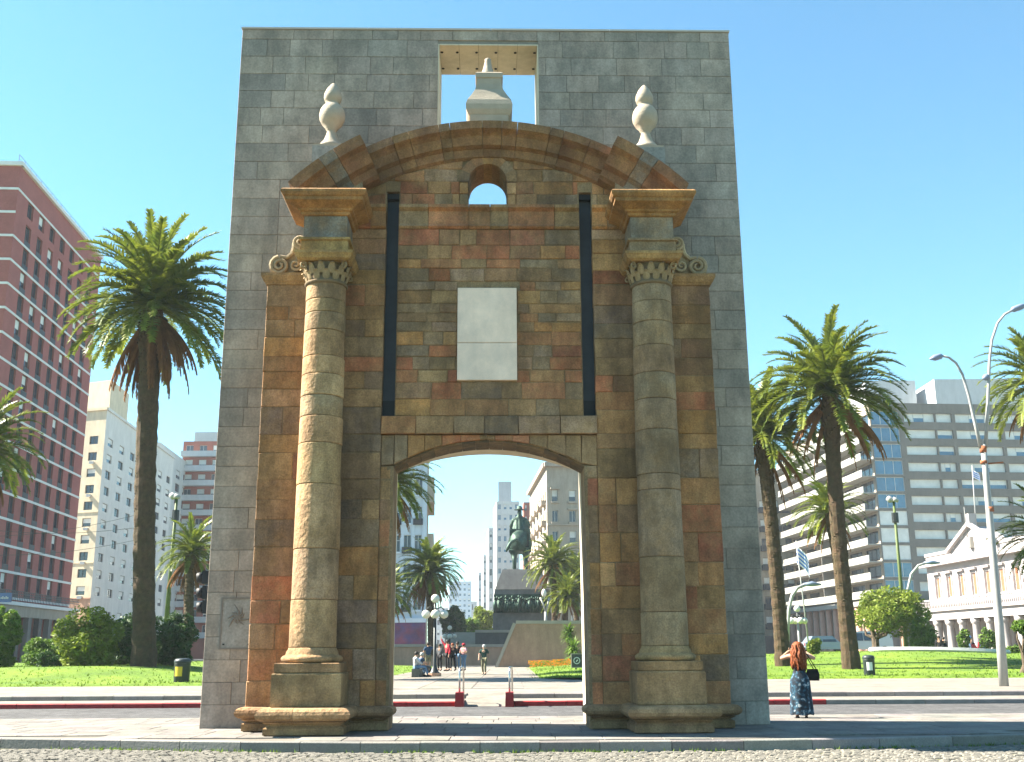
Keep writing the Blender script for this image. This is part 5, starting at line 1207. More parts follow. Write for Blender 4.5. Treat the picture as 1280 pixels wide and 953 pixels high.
# ================================================================== lamps, posts, signs, bins
def px_tube(m, pts, D, rad, n=8, mi=0): m.tube([dp(px, py, D) for px, py in pts], rad, n, mi)
Dl = gp(1255, 858, PLZ).y
lp = empty('street_lamp', dp(1255, 858, Dl), 'tall white street lamp with two curved arms in front of the apartment tower', 'street lamp', 'street lamps')
m = MB(); px_tube(m, [(1255, 858), (1249, 780), (1241, 690), (1233, 600), (1229, 556)], Dl, [.17, .155, .135, .115, .10], 12); m.build('pole', 'lamp_white', lp, True)
m = MB(); px_tube(m, [(1229, 566), (1229, 558)], Dl, .125, 12); px_tube(m, [(1230, 580), (1229.6, 576)], Dl, .13, 12); px_tube(m, [(1238, 640), (1237, 634)], Dl, .14, 12); m.build('collar', 'rust', lp, True)
m = MB(); px_tube(m, [(1226, 560), (1219, 530), (1211, 495), (1203, 468), (1195, 454), (1186, 447), (1177, 445)], Dl, [.075, .07, .06, .055, .05, .045, .045], 8); m.build('arm', 'lamp_white', lp, True)
m = MB(); px_tube(m, [(1232, 560), (1235, 500), (1237, 450), (1240, 425), (1247, 404), (1256, 393), (1266, 388)], Dl, [.075, .065, .055, .05, .048, .045, .045], 8); m.build('arm', 'lamp_white', lp, True)
for (a, b) in (((1178, 445), (1162, 449)), ((1264, 388), (1284, 381)), ((1236, 470), (1228, 474))):
    m = MB(); A, B = dp(*a, Dl), dp(*b, Dl); d = B - A; m.tube([A, A.lerp(B, .15), A.lerp(B, .6), B], [.06, .12, .13, .03], 10); m.build('lamp_head', 'lamp_head', lp, True)
m = MB(); px_tube(m, [(1233, 580), (1254, 578)], Dl, .03, 6); m.build('bracket', 'rust', lp, True)
def mast(label, base, top, D, m, r0, head=True, wire=False):
    t = empty('mast_lamp', dp(*base, D), label, 'street lamp', 'street lamps'); k = MB(); px_tube(k, [base, ((base[0] + top[0]) / 2, (base[1] + top[1]) / 2), top], D, [r0, r0 * .75, r0 * .5], 8); k.build('pole', m, t, True)
    q = dp(*top, D); MB().tube([q + Vector((-.5, 0, .25)), q + Vector((-.25, 0, .05)), q + Vector((0, 0, -.05))], [.2, .26, .1], 8).build('floodlight', 'lamp_white', t, True); MB().tube([q + Vector((-.1, -.2, .1)), q + Vector((.3, -.2, -.05))], [.2, .14], 8).build('floodlight', 'lamp_white', t, True)
    MB().tube([q + Vector((0, 0, -1.8)), q + Vector((0, 0, -1.0))], r0 * 1.4, 8).build('junction_box', 'dark_metal', t)
mast('green mast with small floodlights beside the gnarled tree', (1134, 822), (1117, 626), 88, 'lamp_green', .20)
mast('yellow-green mast with small floodlights behind the dark bush', (206, 800), (221, 622), 84, 'lamp_green', .20)
def curved(label, pts, D, r, m='lamp_white'):
    t = empty('curved_lamp', dp(*pts[0], D), label, 'street lamp', 'street lamps'); k = MB(); px_tube(k, pts, D, r, 8); k.build('pole', m, t, True); q = dp(*pts[-1], D); e = 1 if pts[-1][0] > pts[0][0] else -1
    MB().tube([q - Vector((.2 * e, 0, 0)), q + Vector((.5 * e, 0, .05)), q + Vector((1.2 * e, 0, .0))], [.1, .2, .06], 8).build('lamp_head', 'lamp_head', t, True)
curved('grey lamp on a bowed pole behind the gnarled tree', [(1131, 815), (1133, 745), (1139, 718), (1148, 707), (1158, 704)], 94, .11)
curved('white lamp on a bowed pole beside the slender palm trunk', [(984, 816), (986, 762), (990, 745), (997, 735), (1007, 731)], 84, .13)
def globes(label, base, top_py, D, hh, low=4, basem='dark_metal', polem='dark_metal'):
    B = dp(*base, D); t = empty('globe_lamp', B, label, 'street lamp', 'globe lamps'); T = dp(base[0], top_py, D).z; g = hh
    MB().lathe([(g * 1.3, 0), (g * 1.3, g * .8), (g * .9, g * 1.2), (g * .55, g * 2.2), (g * .35, g * 2.6), (g * .32, T - B.z - g * 4.2)], (B.x, B.y, B.z), 14).build('post', polem, t, True)
    MB().tube([(B.x, B.y, B.z + .02), (B.x, B.y, B.z + g * .8)], g * 1.6, 12).build('footing', 'wall_pinkish', t)
    def ball(c): MB().lathe([(.05 * g, -g), (.6 * g, -.8 * g), (.92 * g, -.4 * g), (g, 0), (.92 * g, .4 * g), (.6 * g, .8 * g), (.1 * g, g)], c, 16).build('globe', 'globe', t, True)
    zc = T - g * 4.6; m = MB(); m.tube([(B.x, B.y, zc - g), (B.x, B.y, T - 2.1 * g)], g * .3, 8)
    for i in range(low):
        q = math.pi * 2 * i / low + .1; e = Vector((B.x + math.cos(q) * g * 2.1, B.y + math.sin(q) * g * 2.1, zc)); m.tube([(B.x, B.y, zc + g), (B.x + math.cos(q) * g * 1.4, B.y + math.sin(q) * g * 1.4, zc + g * 1.7), e + Vector((0, 0, g * .95))], g * .16, 6); ball(e)
    m.build('arms', 'dark_metal', t, True); ball((B.x, B.y, T - g))
globes('ornate black lamp post with five white globes on the path', (543, 846), 743, gp(543, 846, PLZ).y, .24)
globes('small white globe lamp far behind the standing visitors', (562, 812), 782, 116, .24, 4)
globes('white globe lamp cluster on a pale post beside the bowed lamp', (1000, 815), 757, 88, .26, 4, polem='lamp_white')
t = empty('forked_lamp', dp(682, 790, 104), 'white Y-shaped lamp post with an egg-shaped globe over the granite wall', 'street lamp', 'street lamps'); k = MB(); px_tube(k, [(682, 790), (682, 765)], 104, .13); px_tube(k, [(682, 767), (679, 755), (675, 747)], 104, .08); px_tube(k, [(682, 767), (685, 755), (686.5, 747)], 104, .08); k.build('post', 'lamp_white', t, True)
q = dp(680, 742, 104); MB().lathe([(.05, -.35), (.18, -.25), (.24, 0), (.18, .3), (.04, .42)], q, 12).build('globe', 'globe', t, True)
Dt = 40.5; q = dp(262, 858, Dt); q.z = PLZ; t = empty('traffic_light', q, 'black traffic light with hooded lenses half hidden by the grey slab', 'traffic light')
MB().tube([q, (q.x, q.y, dp(262, 700, Dt).z)], .07, 10).build('pole', 'dark_metal', t, True)
for py in (722, 741, 759):
    c = dp(255, py, Dt); MB().box(c.x - .02, c.x + .24, c.y - .2, c.y + .2, c.z - .24, c.z + .24).build('housing', 'black', t)
    MB().tube([(c.x - .02, c.y, c.z), (c.x - .24, c.y, c.z - .02)], [.2, .19], 12).build('hood', 'black', t, True)
# flags and their poles
def flag(label, base, top, D, fpx, stripes=7, size=(1.9, 1.25), r=.05, wave=1):
    t = empty('flagpole', dp(*base, D), label, 'flagpole', 'flagpoles'); A, B = dp(*base, D), dp(*top, D); MB().tube([A, B], [r, r * .6], 8).build('pole', 'lamp_white', t, True)
    if fpx:
        m = MB(); q = dp(*fpx, D); n = 9; W_, H_ = size
        for s_ in range(stripes):
            for i in range(n):
                def V(i, z): u = i / n; return (q.x + u * W_ * .55 * wave, q.y + .15 * math.sin(u * 7), q.z - z - u * u * H_ * .75 + .05 * math.sin(u * 9))
                m.quad(V(i, H_ * s_ / stripes), V(i + 1, H_ * s_ / stripes), V(i + 1, H_ * (s_ + 1) / stripes), V(i, H_ * (s_ + 1) / stripes), s_ % 2)
        m.build('flag', ['flag_white', 'flag_blue'], t)
        c = dp(fpx[0] + 1, fpx[1] + 2, D); MB().lathe([(.22, 0), (.22, .02)], (0, 0, 0), 12)
flag('blue and white striped flag drooping from a pole beside the apartment columns', (1012, 816), (995, 676), 92, (995, 684), 9, (1.8, 1.5), .07)
flag('flagpole with a small striped flag on the palace pediment', (1221, 668), (1215, 582), 128, (1215, 588), 7, (1.6, .9), .09)
flag('bare flagpole on the palace roof next to the pediment', (1209, 672), (1205, 634), 128, None)
flag('bare flagpole behind the white lamp on the palace roof', (1236, 668), (1231, 620), 126, None)
flag('bare thin pole rising beside the bowed lamp', (973, 814), (971, 668), 96, None, r=.06)
# litter bins
def bin_(label, px0, px1, py0, py1, lblm):
    D = gp((px0 + px1) / 2, py1, PLZ).y; c = dp((px0 + px1) / 2, py1, D); w = (px1 - px0) / 2 * mpp(px0, py1, D); h = dp(px0, py0, D).z - PLZ; t = empty('litter_bin', (c.x, D, PLZ), label, 'litter bin', 'litter bins')
    MB().lathe([(w * .86, .03), (w * .9, .06), (w * .95, h * .78), (w * .97, h * .80)], (c.x, D, PLZ), 24).build('body', 'bin_dark', t, True)
    MB().lathe([(w * .97, h * .805), (w, h * .82), (w, h * .9), (w * .85, h * .97), (w * .4, h)], (c.x, D, PLZ), 24).build('lid', 'bin_dark', t, True)
    m = MB(); n = 7; R_ = w * .965
    for i in range(n):
        a0, a1 = -math.pi / 2 - .7 + 1.0 * i / n, -math.pi / 2 - .7 + 1.0 * (i + 1) / n; m.quad(*[(c.x + R_ * math.cos(a), D + R_ * math.sin(a), PLZ + z) for a, z in ((a0, h * .32), (a1, h * .32), (a1, h * .68), (a0, h * .68))])
    m.build('sticker', lblm, t)
bin_('black litter bin with a yellow mark by the left lawn edge', 216, 237, 823, 856, 'sticker_yellow')
bin_('black litter bin with a white sticker beside the tall palm', 1080, 1095, 819, 847, 'sticker')
# red bollard blocks with steel hoops at the ramp
for px, lb in ((574, 'red block with a steel hoop at the ramp side facing the globe lamp'), (637, 'red block with a steel hoop at the ramp side facing the granite wall')):
    c = gp(px, 884, ROADZ); t = empty('kerb_bollard', c, lb, 'bollard', 'red blocks at the ramp'); w = 5.5 * mpp(px, 884, c.y); h = .42
    MB().add([(c.x - w, c.y, c.z), (c.x + w, c.y, c.z), (c.x + w, c.y + .7, c.z), (c.x - w, c.y + .7, c.z), (c.x - w * .9, c.y + .03, c.z + h), (c.x + w * .9, c.y + .03, c.z + h), (c.x + w * .9, c.y + .67, c.z + h), (c.x - w * .9, c.y + .67, c.z + h)], [(0, 3, 2, 1), (4, 5, 6, 7), (0, 1, 5, 4), (1, 2, 6, 5), (2, 3, 7, 6), (3, 0, 4, 7)]).build('block', 'red_paint', t)
    z = c.z + h; top = .72; MB().tube([(c.x, c.y + .12, z), (c.x, c.y + .12, z + top - .1), (c.x, c.y + .22, z + top), (c.x + .06, c.y + .8, z + top), (c.x + .08, c.y + 1.0, z + top - .1), (c.x + .08, c.y + 1.0, z - h)], .03, 8).build('hoop', 'chrome', t, True)
# square dark sign with a ring emblem on the lawn
D = 70; a, b = dp(715, 834, D), dp(740, 818, D); t = empty('park_sign', ((a.x + b.x) / 2, D, lz(a.x, D)), 'square dark sign with a pale ring emblem on the lawn by the yuccas', 'sign')
MB().box(a.x, b.x, D, D + .12, a.z, b.z).build('panel', 'frame_dark', t); fr_ = MB(); f = .05
fr_.box(a.x - f, b.x + f, D - .03, D + .15, b.z, b.z + f); fr_.box(a.x - f, b.x + f, D - .03, D + .15, a.z - f, a.z); fr_.box(a.x - f, a.x, D - .03, D + .15, a.z, b.z); fr_.box(b.x, b.x + f, D - .03, D + .15, a.z, b.z); fr_.build('frame', 'granite_edge', t)
cx_, cz_ = dp(721, 826, D).x, (a.z + b.z) / 2; ring = [(cx_ + .19 * math.cos(q * .5236), D - .015, cz_ + .19 * math.sin(q * .5236)) for q in range(13)]; e = MB(); e.tube(ring, .03, 6, cap=False); e.tube([(cx_ - .05, D - .015, cz_ - .06), (cx_ + .06, D - .015, cz_ + .05)], .04, 6); e.build('emblem', 'sticker', t)
MB().box(a.x + .2, a.x + .3, D + .03, D + .1, lz(a.x, D) - .2, a.z - f).build('post', 'frame_dark', t)
# pale oval kerb on the right lawn
m = MB(); o = dp(1175, 824, 76); rx_ = 4.6
pts = [(o.x + rx_ * math.cos(q * math.pi / 24), 76 + 2.0 * math.sin(q * math.pi / 24), lz(o.x + rx_ * math.cos(q * math.pi / 24), 76 + 2.0 * math.sin(q * math.pi / 24)) + .12) for q in range(49)]
m.tube(pts, .2, 6, cap=False); props(m.build('oval_kerb', 'white_paint'), 'pale oval kerb ring set into the lawn near the palace', 'kerb')

# ================================================================== cars and scooter
def car(label, px, py, D, L, Hc, m, van=False, rz=0, seed=0):
    c = dp(px, py, D); t = empty('parked_car', c, label, 'van' if van else 'car', 'parked vehicles', rz=rz); W_ = 1.75
    prof = [(-L / 2, .35), (-L / 2, .8), (-L / 2 + .05, .95), (-L / 2 + .35, 1.0), (-L / 2 + .75, Hc), (L * .08, Hc + .02), (L * .22, .98), (L / 2 - .15, .85), (L / 2, .65), (L / 2, .35)]
    if van: prof = [(-L / 2, .35), (-L / 2, 1.1), (-L / 2 + .12, Hc), (L * .2, Hc + .02), (L * .34, 1.15), (L / 2 - .1, 1.0), (L / 2, .7), (L / 2, .35)]
    b = MB(); n = len(prof); vs = []
    for s_, k in ((-1, 1), (1, 1)):
        for u, z in prof: tum = .16 * max(0, (z - .9)) ; vs.append((u, s_ * (W_ / 2 - tum), z))
    b.add(vs, [tuple(range(n)), tuple(range(2 * n - 1, n - 1, -1))] + [(i, (i + 1) % n, (i + 1) % n + n, i + n) for i in range(n)]); b.build('body', m, t, local=True)
    z0, z1 = (1.0, Hc - .1) if not van else (1.15, Hc - .15)
    for s_ in (-1, 1):
        y = s_ * (W_ / 2 + .004); xs_ = ((-L / 2 + .55, -L * .16), (-L * .13, L * .12)) if not van else ((-L * .1, L * .08), (L * .1, L * .28))
        for i, (xa, xb) in enumerate(xs_):
            MB().add([(xa, y, z0), (xb + (.18 if i else 0), y, z0), (xb, y - s_ * .10, z1), (xa + (.2 if not i and not van else 0), y - s_ * .10, z1)], [(0, 1, 2, 3)]).build('side_window', 'glass', t, local=True)
        for xw in (-L * .32, L * .31):
            w_ = MB().tube([(xw, s_ * (W_ / 2 - .2), .33), (xw, s_ * (W_ / 2 + .02), .33)], .33, 18).build('wheel', 'rubber', t, local=True); MB().tube([(xw, s_ * (W_ / 2), .33), (xw, s_ * (W_ / 2 + .035), .33)], .2, 14).build('rim', 'chrome', w_, local=True)
        MB().box(L / 2 - .1, L / 2 + .01, s_ * .6 - .16, s_ * .6 + .16, .62, .76).build('headlight', 'globe', t, local=True); MB().box(-L / 2 - .01, -L / 2 + .08, s_ * .66 - .1, s_ * .66 + .1, .68, .9).build('tail_light', 'red_paint', t, local=True)
    MB().box(-L / 2 - .05, -L / 2 + .05, -.8, .8, .36, .52).build('bumper', 'rubber', t, local=True); MB().box(L / 2 - .05, L / 2 + .05, -.8, .8, .36, .52).build('bumper', 'rubber', t, local=True)
car('grey-blue estate car parked behind the palms', 1033, 817, 100, 4.4, 1.5, 'car_grey', rz=.1)
car('white van parked behind the tall palm trunk', 1083, 817, 104, 4.6, 2.0, 'car_white', True, rz=math.pi)
def scooter(label, px, py, D, m, rz):
    t = empty('scooter', dp(px, py, D), label, 'scooter', 'parked scooters', rz=rz)
    for x in (-.6, .6): w_ = MB().tube([(x, -.06, .28), (x, .06, .28)], .28, 16).build('wheel', 'rubber', t, local=True); MB().tube([(x, -.065, .28), (x, .065, .28)], .14, 12).build('rim', 'chrome', w_, local=True)
    MB().tube([(-.75, 0, .62), (-.5, 0, .66), (-.15, 0, .55), (.1, 0, .35), (.35, 0, .36), (.5, 0, .75), (.45, 0, .95)], [.1, .2, .2, .13, .12, .13, .09], 10).build('body', m, t, True, True)
    MB().tube([(-.75, 0, .82), (-.4, 0, .84), (-.1, 0, .8)], [.08, .14, .1], 8).build('seat', 'leather', t, True, True)
    MB().tube([(.6, .03, .28), (.45, 0, .95), (.40, 0, 1.05)], .035, 6).build('fork', 'chrome', t, True, True); MB().tube([(.36, -.32, 1.08), (.42, 0, 1.05), (.36, .32, 1.08)], .025, 6).build('handlebar', 'dark_metal', t, True, True)
scooter('red scooter parked before the palace columns', 1220, 816, 104, 'red_paint', .5)
scooter('blue scooter parked before the palace columns', 1229, 816, 105, 'cloth_blue', .9)

# ================================================================== people
def person(label, loc, rz, h, pose, top, legs, hair, shirt_len='short', shorts=False, group='visitors on the square', hat=None, hairstyle='short'):
    """pose: joint overrides in a 1.72 m frame facing +y; one continuous body, clothes as children"""
    k = h / 1.72
    J = dict(pelvis=(0, 0, .94), waist=(0, -.01, 1.06), chest=(0, 0, 1.28), neck=(0, -.01, 1.45), skull=(0, .01, 1.57), crown=(0, 0, 1.665),
             ls=(-.185, 0, 1.40), le=(-.25, -.02, 1.12), lw=(-.26, .06, .88), lh=(-.26, .09, .80), rs=(.185, 0, 1.40), re=(.25, -.02, 1.12), rw=(.26, .06, .88), rh=(.26, .09, .80),
             lhip=(-.095, 0, .90), lk=(-.10, .02, .50), la=(-.10, -.03, .09), lt=(-.11, .13, .03), rhip=(.095, 0, .90), rk=(.10, .02, .50), ra=(.10, -.03, .09), rt=(.11, .13, .03)); J.update(pose)
    t = empty('person', loc, label, 'person', group, rz)
    order = list(J); ix = {n: i for i, n in enumerate(order)}
    rad = dict(pelvis=(.15, .11), waist=(.125, .095), chest=(.155, .105), neck=.055, skull=(.078, .092), crown=(.062, .075), ls=.06, le=.042, lw=.03, lh=(.038, .02), rs=.06, re=.042, rw=.03, rh=(.038, .02), lhip=.085, lk=.06, la=.042, lt=.035, rhip=.085, rk=.06, ra=.042, rt=.035)
    E = [('pelvis', 'waist'), ('waist', 'chest'), ('chest', 'neck'), ('neck', 'skull'), ('skull', 'crown'), ('chest', 'ls'), ('ls', 'le'), ('le', 'lw'), ('lw', 'lh'), ('chest', 'rs'), ('rs', 're'), ('re', 'rw'), ('rw', 'rh'), ('pelvis', 'lhip'), ('lhip', 'lk'), ('lk', 'la'), ('la', 'lt'), ('pelvis', 'rhip'), ('rhip', 'rk'), ('rk', 'ra'), ('ra', 'rt')]
    me = skin('body', [(Vector(J[n]) * k, tuple(q * k for q in rad[n]) if hasattr(rad[n], '__len__') else rad[n] * k) for n in order], [(ix[a], ix[b]) for a, b in E], 'skin', t)
    fg = MB(); vv = [tuple(v.co) for v in me.vertices]; ff = [tuple(p.vertices) for p in me.polygons]
    for w_, h_ in (('lw', 'lh'), ('rw', 'rh')):        # five fingers on each hand
        a, b = Vector(J[w_]), Vector(J[h_]); d = (b - a).normalized(); sd = d.cross(Vector((.3, 1, .2))).normalized(); nn = d.cross(sd)
        for i in range(5):
            if i == 4: st, dr, ln = a.lerp(b, .5) + sd * .03, (d * .6 + sd * .9).normalized(), .05
            else: st, dr, ln = b + sd * (.026 - .0175 * i), d, (.07, .08, .075, .058)[i]
            fg.tube([st * k, (st + dr * ln * .5 + nn * .006) * k, (st + dr * ln + nn * .022) * k], [.009 * k, .008 * k, .006 * k], 5)
    o = len(vv); vv += fg.v; ff += [tuple(i + o for i in f) for f in fg.f]
    hd = Vector(J['skull']); nose = MB(); f0 = (Vector(J['crown']) - Vector(J['neck'])).normalized()
    nose.tube([(hd + Vector((0, .085, .02))) * k, (hd + Vector((0, .108, -.01))) * k, (hd + Vector((0, .09, -.025))) * k], [.008 * k, .014 * k, .01 * k], 6)
    for s_ in (-1, 1): nose.tube([(hd + Vector((s_ * .078, 0, .02))) * k, (hd + Vector((s_ * .092, -.01, .0))) * k, (hd + Vector((s_ * .08, 0, -.03))) * k], [.012 * k, .02 * k, .01 * k], 6)
    o = len(vv); vv += nose.v; ff += [tuple(i + o for i in f) for f in nose.f]
    m2 = bpy.data.meshes.new('body'); m2.from_pydata(vv, [], ff); m2.materials.append(MATS['skin']); m2.polygons.foreach_set('use_smooth', [True] * len(ff)); link('body', m2, t)
    def garment(name, ns, es, m, ex):
        im = {n: i for i, n in enumerate(ns)}; nodes = []
        for n in ns:
            p, r_ = n if False else (J2[n], rad2.get(n, rad.get(n.split('+')[0], .05))); nodes.append((Vector(p) * k, tuple((q + ex) * k for q in r_) if hasattr(r_, '__len__') else (r_ + ex) * k))
        link(name, skin(name, nodes, [(im[a], im[b]) for a, b in es], m, t), t)
    J2 = dict(J); rad2 = {}
    for s_ in 'lr':
        J2[s_ + 'e+'] = tuple(Vector(J[s_ + 's']).lerp(Vector(J[s_ + 'e']), .75)); rad2[s_ + 'e+'] = .05; J2[s_ + 'w+'] = tuple(Vector(J[s_ + 'e']).lerp(Vector(J[s_ + 'w']), .9)); rad2[s_ + 'w+'] = .035
        J2[s_ + 'k+'] = tuple(Vector(J[s_ + 'hip']).lerp(Vector(J[s_ + 'k']), .85)); rad2[s_ + 'k+'] = .075; J2[s_ + 'a+'] = tuple(Vector(J[s_ + 'k']).lerp(Vector(J[s_ + 'a']), .92)); rad2[s_ + 'a+'] = .05
    J2['neck+'] = tuple(Vector(J['chest']).lerp(Vector(J['neck']), .75)); rad2['neck+'] = .075
    ns = ['pelvis', 'waist', 'chest', 'neck+', 'ls', 'le+', 'rs', 're+']; es = [('pelvis', 'waist'), ('waist', 'chest'), ('chest', 'neck+'), ('chest', 'ls'), ('ls', 'le+'), ('chest', 'rs'), ('rs', 're+')]
    if shirt_len == 'long': ns += ['le', 'lw+', 're', 'rw+']; ns.remove('le+'); ns.remove('re+'); es = [e for e in es if e[1] not in ('le+', 're+')] + [('ls', 'le'), ('le', 'lw+'), ('rs', 're'), ('re', 'rw+')]
    if shirt_len == 'none': ns = ['pelvis', 'waist', 'chest', 'neck+']; es = [('pelvis', 'waist'), ('waist', 'chest'), ('chest', 'neck+')]
    garment('shirt', ns, es, top, .016)
    if legs:
        if shorts: garment('shorts', ['pelvis', 'lhip', 'lk+', 'rhip', 'rk+'], [('pelvis', 'lhip'), ('lhip', 'lk+'), ('pelvis', 'rhip'), ('rhip', 'rk+')], legs, .014)
        else: garment('trousers', ['pelvis', 'lhip', 'lk', 'la+', 'rhip', 'rk', 'ra+'], [('pelvis', 'lhip'), ('lhip', 'lk'), ('lk', 'la+'), ('pelvis', 'rhip'), ('rhip', 'rk'), ('rk', 'ra+')], legs, .013)
        for s_ in 'lr':
            a, b = Vector(J[s_ + 'a']), Vector(J[s_ + 't']); link('shoe', MB().tube([(a + (a - b) * .25 - Vector((0, 0, .02))) * k, (a.lerp(b, .4) - Vector((0, 0, .03))) * k, (b + (b - a) * .2 - Vector((0, 0, .0))) * k], [.048 * k, .052 * k, .038 * k], 8).mesh('shoe', 'leather', smooth=True), t)
    if hair:
        c = (Vector(J['skull']) * .45 + Vector(J['crown']) * .55); hm = MB().lathe([(.02, -.10), (.088, -.07), (.103, -.01), (.098, .05), (.07, .095), (.02, .112)], (0, 0, 0), 16, jit=.04)
        hm.v = [((x + c.x) * k, (y * 1.12 + c.y - .022) * k, (z + c.z) * k) for x, y, z in hm.v]; link('hair', hm.mesh('hair', hair, smooth=True), t)
    if hat:
        c = Vector(J['crown']); link('cap', MB().lathe([(.10, -.05), (.112, -.02), (.10, .04), (.05, .075), (.01, .08)], tuple(c * k), 14).mesh('cap', hat, smooth=True), t)
    return t, k
def at(px, py, D): return dp(px, py, D)
WALK = dict(lk=(-.10, .16, .52), la=(-.10, .10, .12), lt=(-.11, .26, .06), rk=(.10, -.02, .50), ra=(.10, -.26, .12), rt=(.11, -.13, .03), le=(-.27, -.10, 1.13), lw=(-.29, -.04, .90), lh=(-.29, -.02, .82), re=(.28, .06, 1.14), rw=(.26, .22, .96), rh=(.26, .28, .90))
person('white-haired man in dark green shirt and khaki trousers walking on the path', at(605, 844, 66), math.pi * .95, 1.74, WALK, 'cloth_green', 'cloth_khaki', 'hair_grey')
TAKE = dict(re=(.30, .22, 1.34), rw=(.14, .30, 1.52), rh=(.08, .30, 1.57), le=(-.28, -.02, 1.13))
person('person in navy shirt and khaki shorts raising a hand by the globe lamp', at(535, 840.5, 67), .2, 1.76, TAKE, 'cloth_navy', 'cloth_khaki', 'hair_dark', shorts=True)
person('slim person in dark grey clothes standing just beyond the lamp post', at(549.5, 838.5, 70), 2.7, 1.64, {}, 'cloth_grey', 'cloth_black', 'hair_dark', 'long')
person('tall person in a red jacket lifting one arm among the visitors', at(559, 838.8, 69), 2.2, 1.86, dict(re=(.34, .10, 1.60), rw=(.42, .16, 1.80), rh=(.44, .17, 1.86), lk=(-.16, .04, .5), la=(-.2, 0, .09)), 'cloth_red', 'cloth_black', 'hair_dark', 'long')
person('person in black beside the red jacket', at(565.5, 838.5, 69.5), 3.4, 1.66, dict(lk=(-.15, .05, .5), la=(-.19, .02, .09)), 'cloth_black', 'cloth_black', 'hair_red', 'long')
person('person in black jacket and pale jeans among the visitors', at(571.5, 838, 70), 2.9, 1.74, {}, 'cloth_black', 'cloth_jeans', 'hair_dark', 'long')
person('person in a pale top and red cap with folded arms', at(579.5, 838.3, 69), 2.5, 1.62, dict(le=(-.29, .04, 1.14), lw=(-.08, .22, 1.16), lh=(.0, .22, 1.18), re=(.29, .04, 1.14), rw=(.08, .24, 1.12), rh=(.0, .25, 1.13)), 'cloth_pink', 'cloth_jeans', 'hair_dark', hat='cloth_red')
SIT = dict(pelvis=(0, 0, .52), waist=(0, -.06, .64), chest=(0, -.08, .86), neck=(0, -.02, 1.03), skull=(0, .03, 1.14), crown=(0, .03, 1.24), ls=(-.185, -.05, .98), le=(-.24, .08, .74), lw=(-.14, .32, .66), lh=(-.10, .38, .64), rs=(.185, -.05, .98), re=(.24, .08, .74), rw=(.14, .32, .66), rh=(.1, .38, .64), lhip=(-.1, .02, .50), lk=(-.13, .46, .50), la=(-.13, .48, .10), lt=(-.14, .64, .05), rhip=(.1, .02, .50), rk=(.13, .44, .52), ra=(.13, .62, .10), rt=(.14, .78, .05))
pb = at(520, 848, 60); pb.z = lz(pb.x, 60) if False else PLZ + .02
person('person in pale shirt and jeans sitting on the lawn kerb', pb, -1.2, 1.76, SIT, 'cloth_white', 'cloth_jeans', 'hair_dark', 'long')
pb2 = at(527, 846, 62); pb2.z = PLZ + .02
person('person in dark clothes sitting behind the jeans wearer on the lawn kerb', pb2, -1.0, 1.7, SIT, 'cloth_navy', 'cloth_grey', 'hair_grey')
sl_ = MB(); sl_.box(pb.x - .22, pb.x + .2, 59.75, 62.4, PLZ - .02, PLZ + .44); props(sl_.build('stone_bench', 'kerb_stone', color=(.10, .095, .08)), 'low stone bench under the two sitting visitors', 'bench')
person('person in black standing by the oval kerb before the palace', at(1176, 826, 77), 2.6, 1.66, dict(lk=(-.12, .1, .5)), 'cloth_black', 'cloth_black', 'hair_dark', 'long')
person('person in grey trousers close beside the figure in black', at(1182, 826, 77.5), 3.6, 1.60, {}, 'cloth_black', 'cloth_grey', 'hair_dark', 'long')
person('person in blue shirt standing near the palace scooters', at(1213, 815, 103), 2.0, 1.7, {}, 'cloth_blue', 'cloth_jeans', 'hair_dark')
# the woman with long red hair, taking a picture
wl_ = gp(1003, 897.5, 0)
POSE = dict(le=(-.40, .12, 1.34), lw=(-.20, .26, 1.50), lh=(-.13, .28, 1.54), re=(.40, .12, 1.34), rw=(.20, .26, 1.50), rh=(.13, .28, 1.54), ls=(-.18, .01, 1.42), rs=(.18, .01, 1.42), skull=(0, .03, 1.575), crown=(0, .03, 1.67), lk=(-.08, .02, .5), la=(-.09, -.02, .09), rk=(.08, .02, .5), ra=(.10, -.02, .09))
wo, k = person('woman with long red hair and patterned skirt taking a picture', wl_, -.12, 1.68, POSE, 'cloth_black', None, None, 'none', group=None)
sk = MB(); vs = []; nz, na = 16, 48
for i in range(nz + 1):
    t_ = i / nz; z = 1.06 - .99 * t_; hr_ = .145 + .075 * smooth(t_ * 4) + .05 * t_
    for j in range(na):
        q = 2 * math.pi * j / na; fo = 1 + (.05 + .03 * math.sin(j * .5)) * t_ * math.sin(q * 9 + .6 * math.sin(q * 2)); vs.append((hr_ * fo * math.cos(q), hr_ * .78 * fo * math.sin(q) - .01, z + (.012 * math.sin(q * 5) if i == nz else 0)))
sk.add([tuple(Vector(v) * k) for v in vs], [(i * na + j, (i + 1) * na + j, (i + 1) * na + (j + 1) % na, i * na + (j + 1) % na) for i in range(nz) for j in range(na)]); link('skirt', sk.mesh('skirt', 'skirt_print', smooth=True), wo)
hr_ = MB(); r = random.Random(9)                       # long wavy hair: overlapping locks over a cap
hr_.lathe([(.03, -.06), (.10, -.04), (.118, .02), (.112, .08), (.075, .125), (.02, .14)], (0, -.005, 1.60), 18, jit=.03)
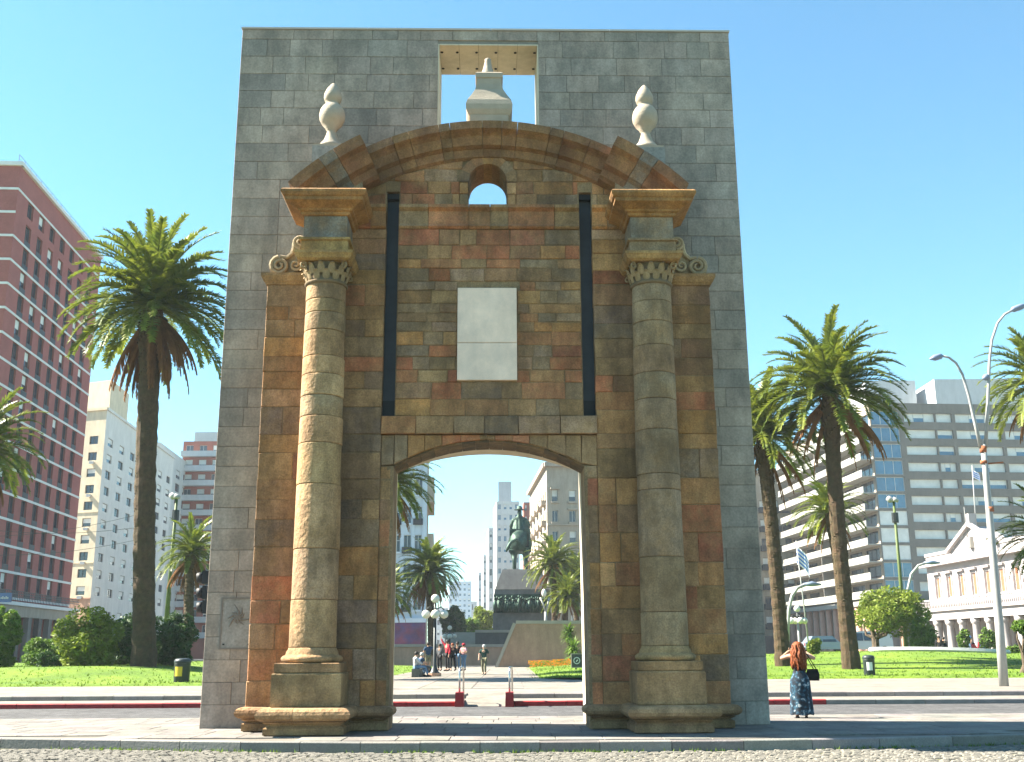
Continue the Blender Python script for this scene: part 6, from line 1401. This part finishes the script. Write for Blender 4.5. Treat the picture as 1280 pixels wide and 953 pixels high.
for i in range(150):
    q = math.pi + math.pi * (i / 149) ; q = r.uniform(math.pi * .93, math.pi * 2.07); lay = r.uniform(0, .045); z0 = 1.70 - r.uniform(0, .12); L_ = r.uniform(.38, .56); x0, y0 = .095 * math.cos(q), .03 + .10 * math.sin(q); pts = []; ph = r.uniform(0, 6.28)
    for j in range(8):
        t_ = j / 7; sp = 1 + .75 * math.sin(t_ * 2.2); wv = .016 * math.sin(t_ * 13 + ph); pts.append(((x0 * sp + wv) * k, (y0 * (1 + .55 * math.sin(t_ * 2)) - .02 - lay * math.sin(t_ * 2.6) + wv * .6 - .03 * t_) * k, (z0 - L_ * t_) * k))
    hr_.tube(pts, [.012 * k, .019 * k, .021 * k, .021 * k, .020 * k, .017 * k, .012 * k, .003 * k], 5)
hr_.v[:108] = [(x * k, y * k, z * k) for x, y, z in hr_.v[:108]]
link('hair', hr_.mesh('hair', 'hair_red', smooth=True), wo)
for s_ in (-1, 1): link('sandal', MB().tube([Vector((s_ * .095, -.07, .012)) * k, Vector((s_ * .10, .05, .012)) * k, Vector((s_ * .11, .16, .012)) * k], [.03, .036, .028], 7).mesh('sandal', 'leather'), wo)
ps = bpy.data.objects.get('woman'); hb_ = empty('shoulder_bag', wl_ + Vector((.30, -.02, .98)), 'black shoulder bag hanging at the hip of the red-haired woman', 'bag', rz=-.12)
bm = MB(); bm.add([(-.03, -.15, -.16), (.07, -.15, -.16), (.07, .15, -.16), (-.03, .15, -.16), (-.045, -.165, -.02), (.085, -.165, -.02), (.085, .165, -.02), (-.045, .165, -.02), (0, -.13, .10), (.04, -.13, .10), (.04, .13, .10), (0, .13, .10)], [(0, 3, 2, 1), (8, 9, 10, 11)] + [(i + o, (i + 1) % 4 + o, (i + 1) % 4 + 4 + o, i + 4 + o) for o in (0, 4) for i in range(4)]); bm.v = [(x * 1.0, y * .9, z) for x, y, z in bm.v]
link('pouch', bm.mesh('pouch', 'leather'), hb_, rot=(0, 0, 1.35)); link('strap', MB().tube([(.1, .03, .08), (.0, -.02, .25), (-.10, -.05, .42), (-.14, -.01, .47), (-.12, .07, .40), (-.02, .08, .22), (.04, .05, .08)], .011, 6).mesh('strap', 'leather', smooth=True), hb_)
cm_ = empty('phone_camera', wl_ + Vector((.03, .30, 1.55)), 'small dark camera held up by the red-haired woman', 'camera', rz=-.12); link('body', MB().box(-.055, .055, -.015, .015, -.035, .035).mesh('body', 'black'), cm_); link('lens', MB().tube([(0, .015, 0), (0, .045, 0)], .025, 12).mesh('lens', 'dark_metal'), cm_)

# ================================================================== the air
hm_ = bpy.data.materials.new('haze'); hm_.use_nodes = True; nt = hm_.node_tree; nt.nodes.clear()
out_ = nt.nodes.new('ShaderNodeOutputMaterial'); pv = nt.nodes.new('ShaderNodeVolumePrincipled'); nt.links.new(pv.outputs[0], out_.inputs['Volume'])
pv.inputs['Color'].default_value = (.86, .93, 1.0, 1); pv.inputs['Density'].default_value = .00020; pv.inputs['Anisotropy'].default_value = .0
MATS['haze'] = hm_
hz = MB().box(-910, 910, -60, 1710, -1.4, 92).build('haze', 'haze'); hz['kind'] = 'stuff'
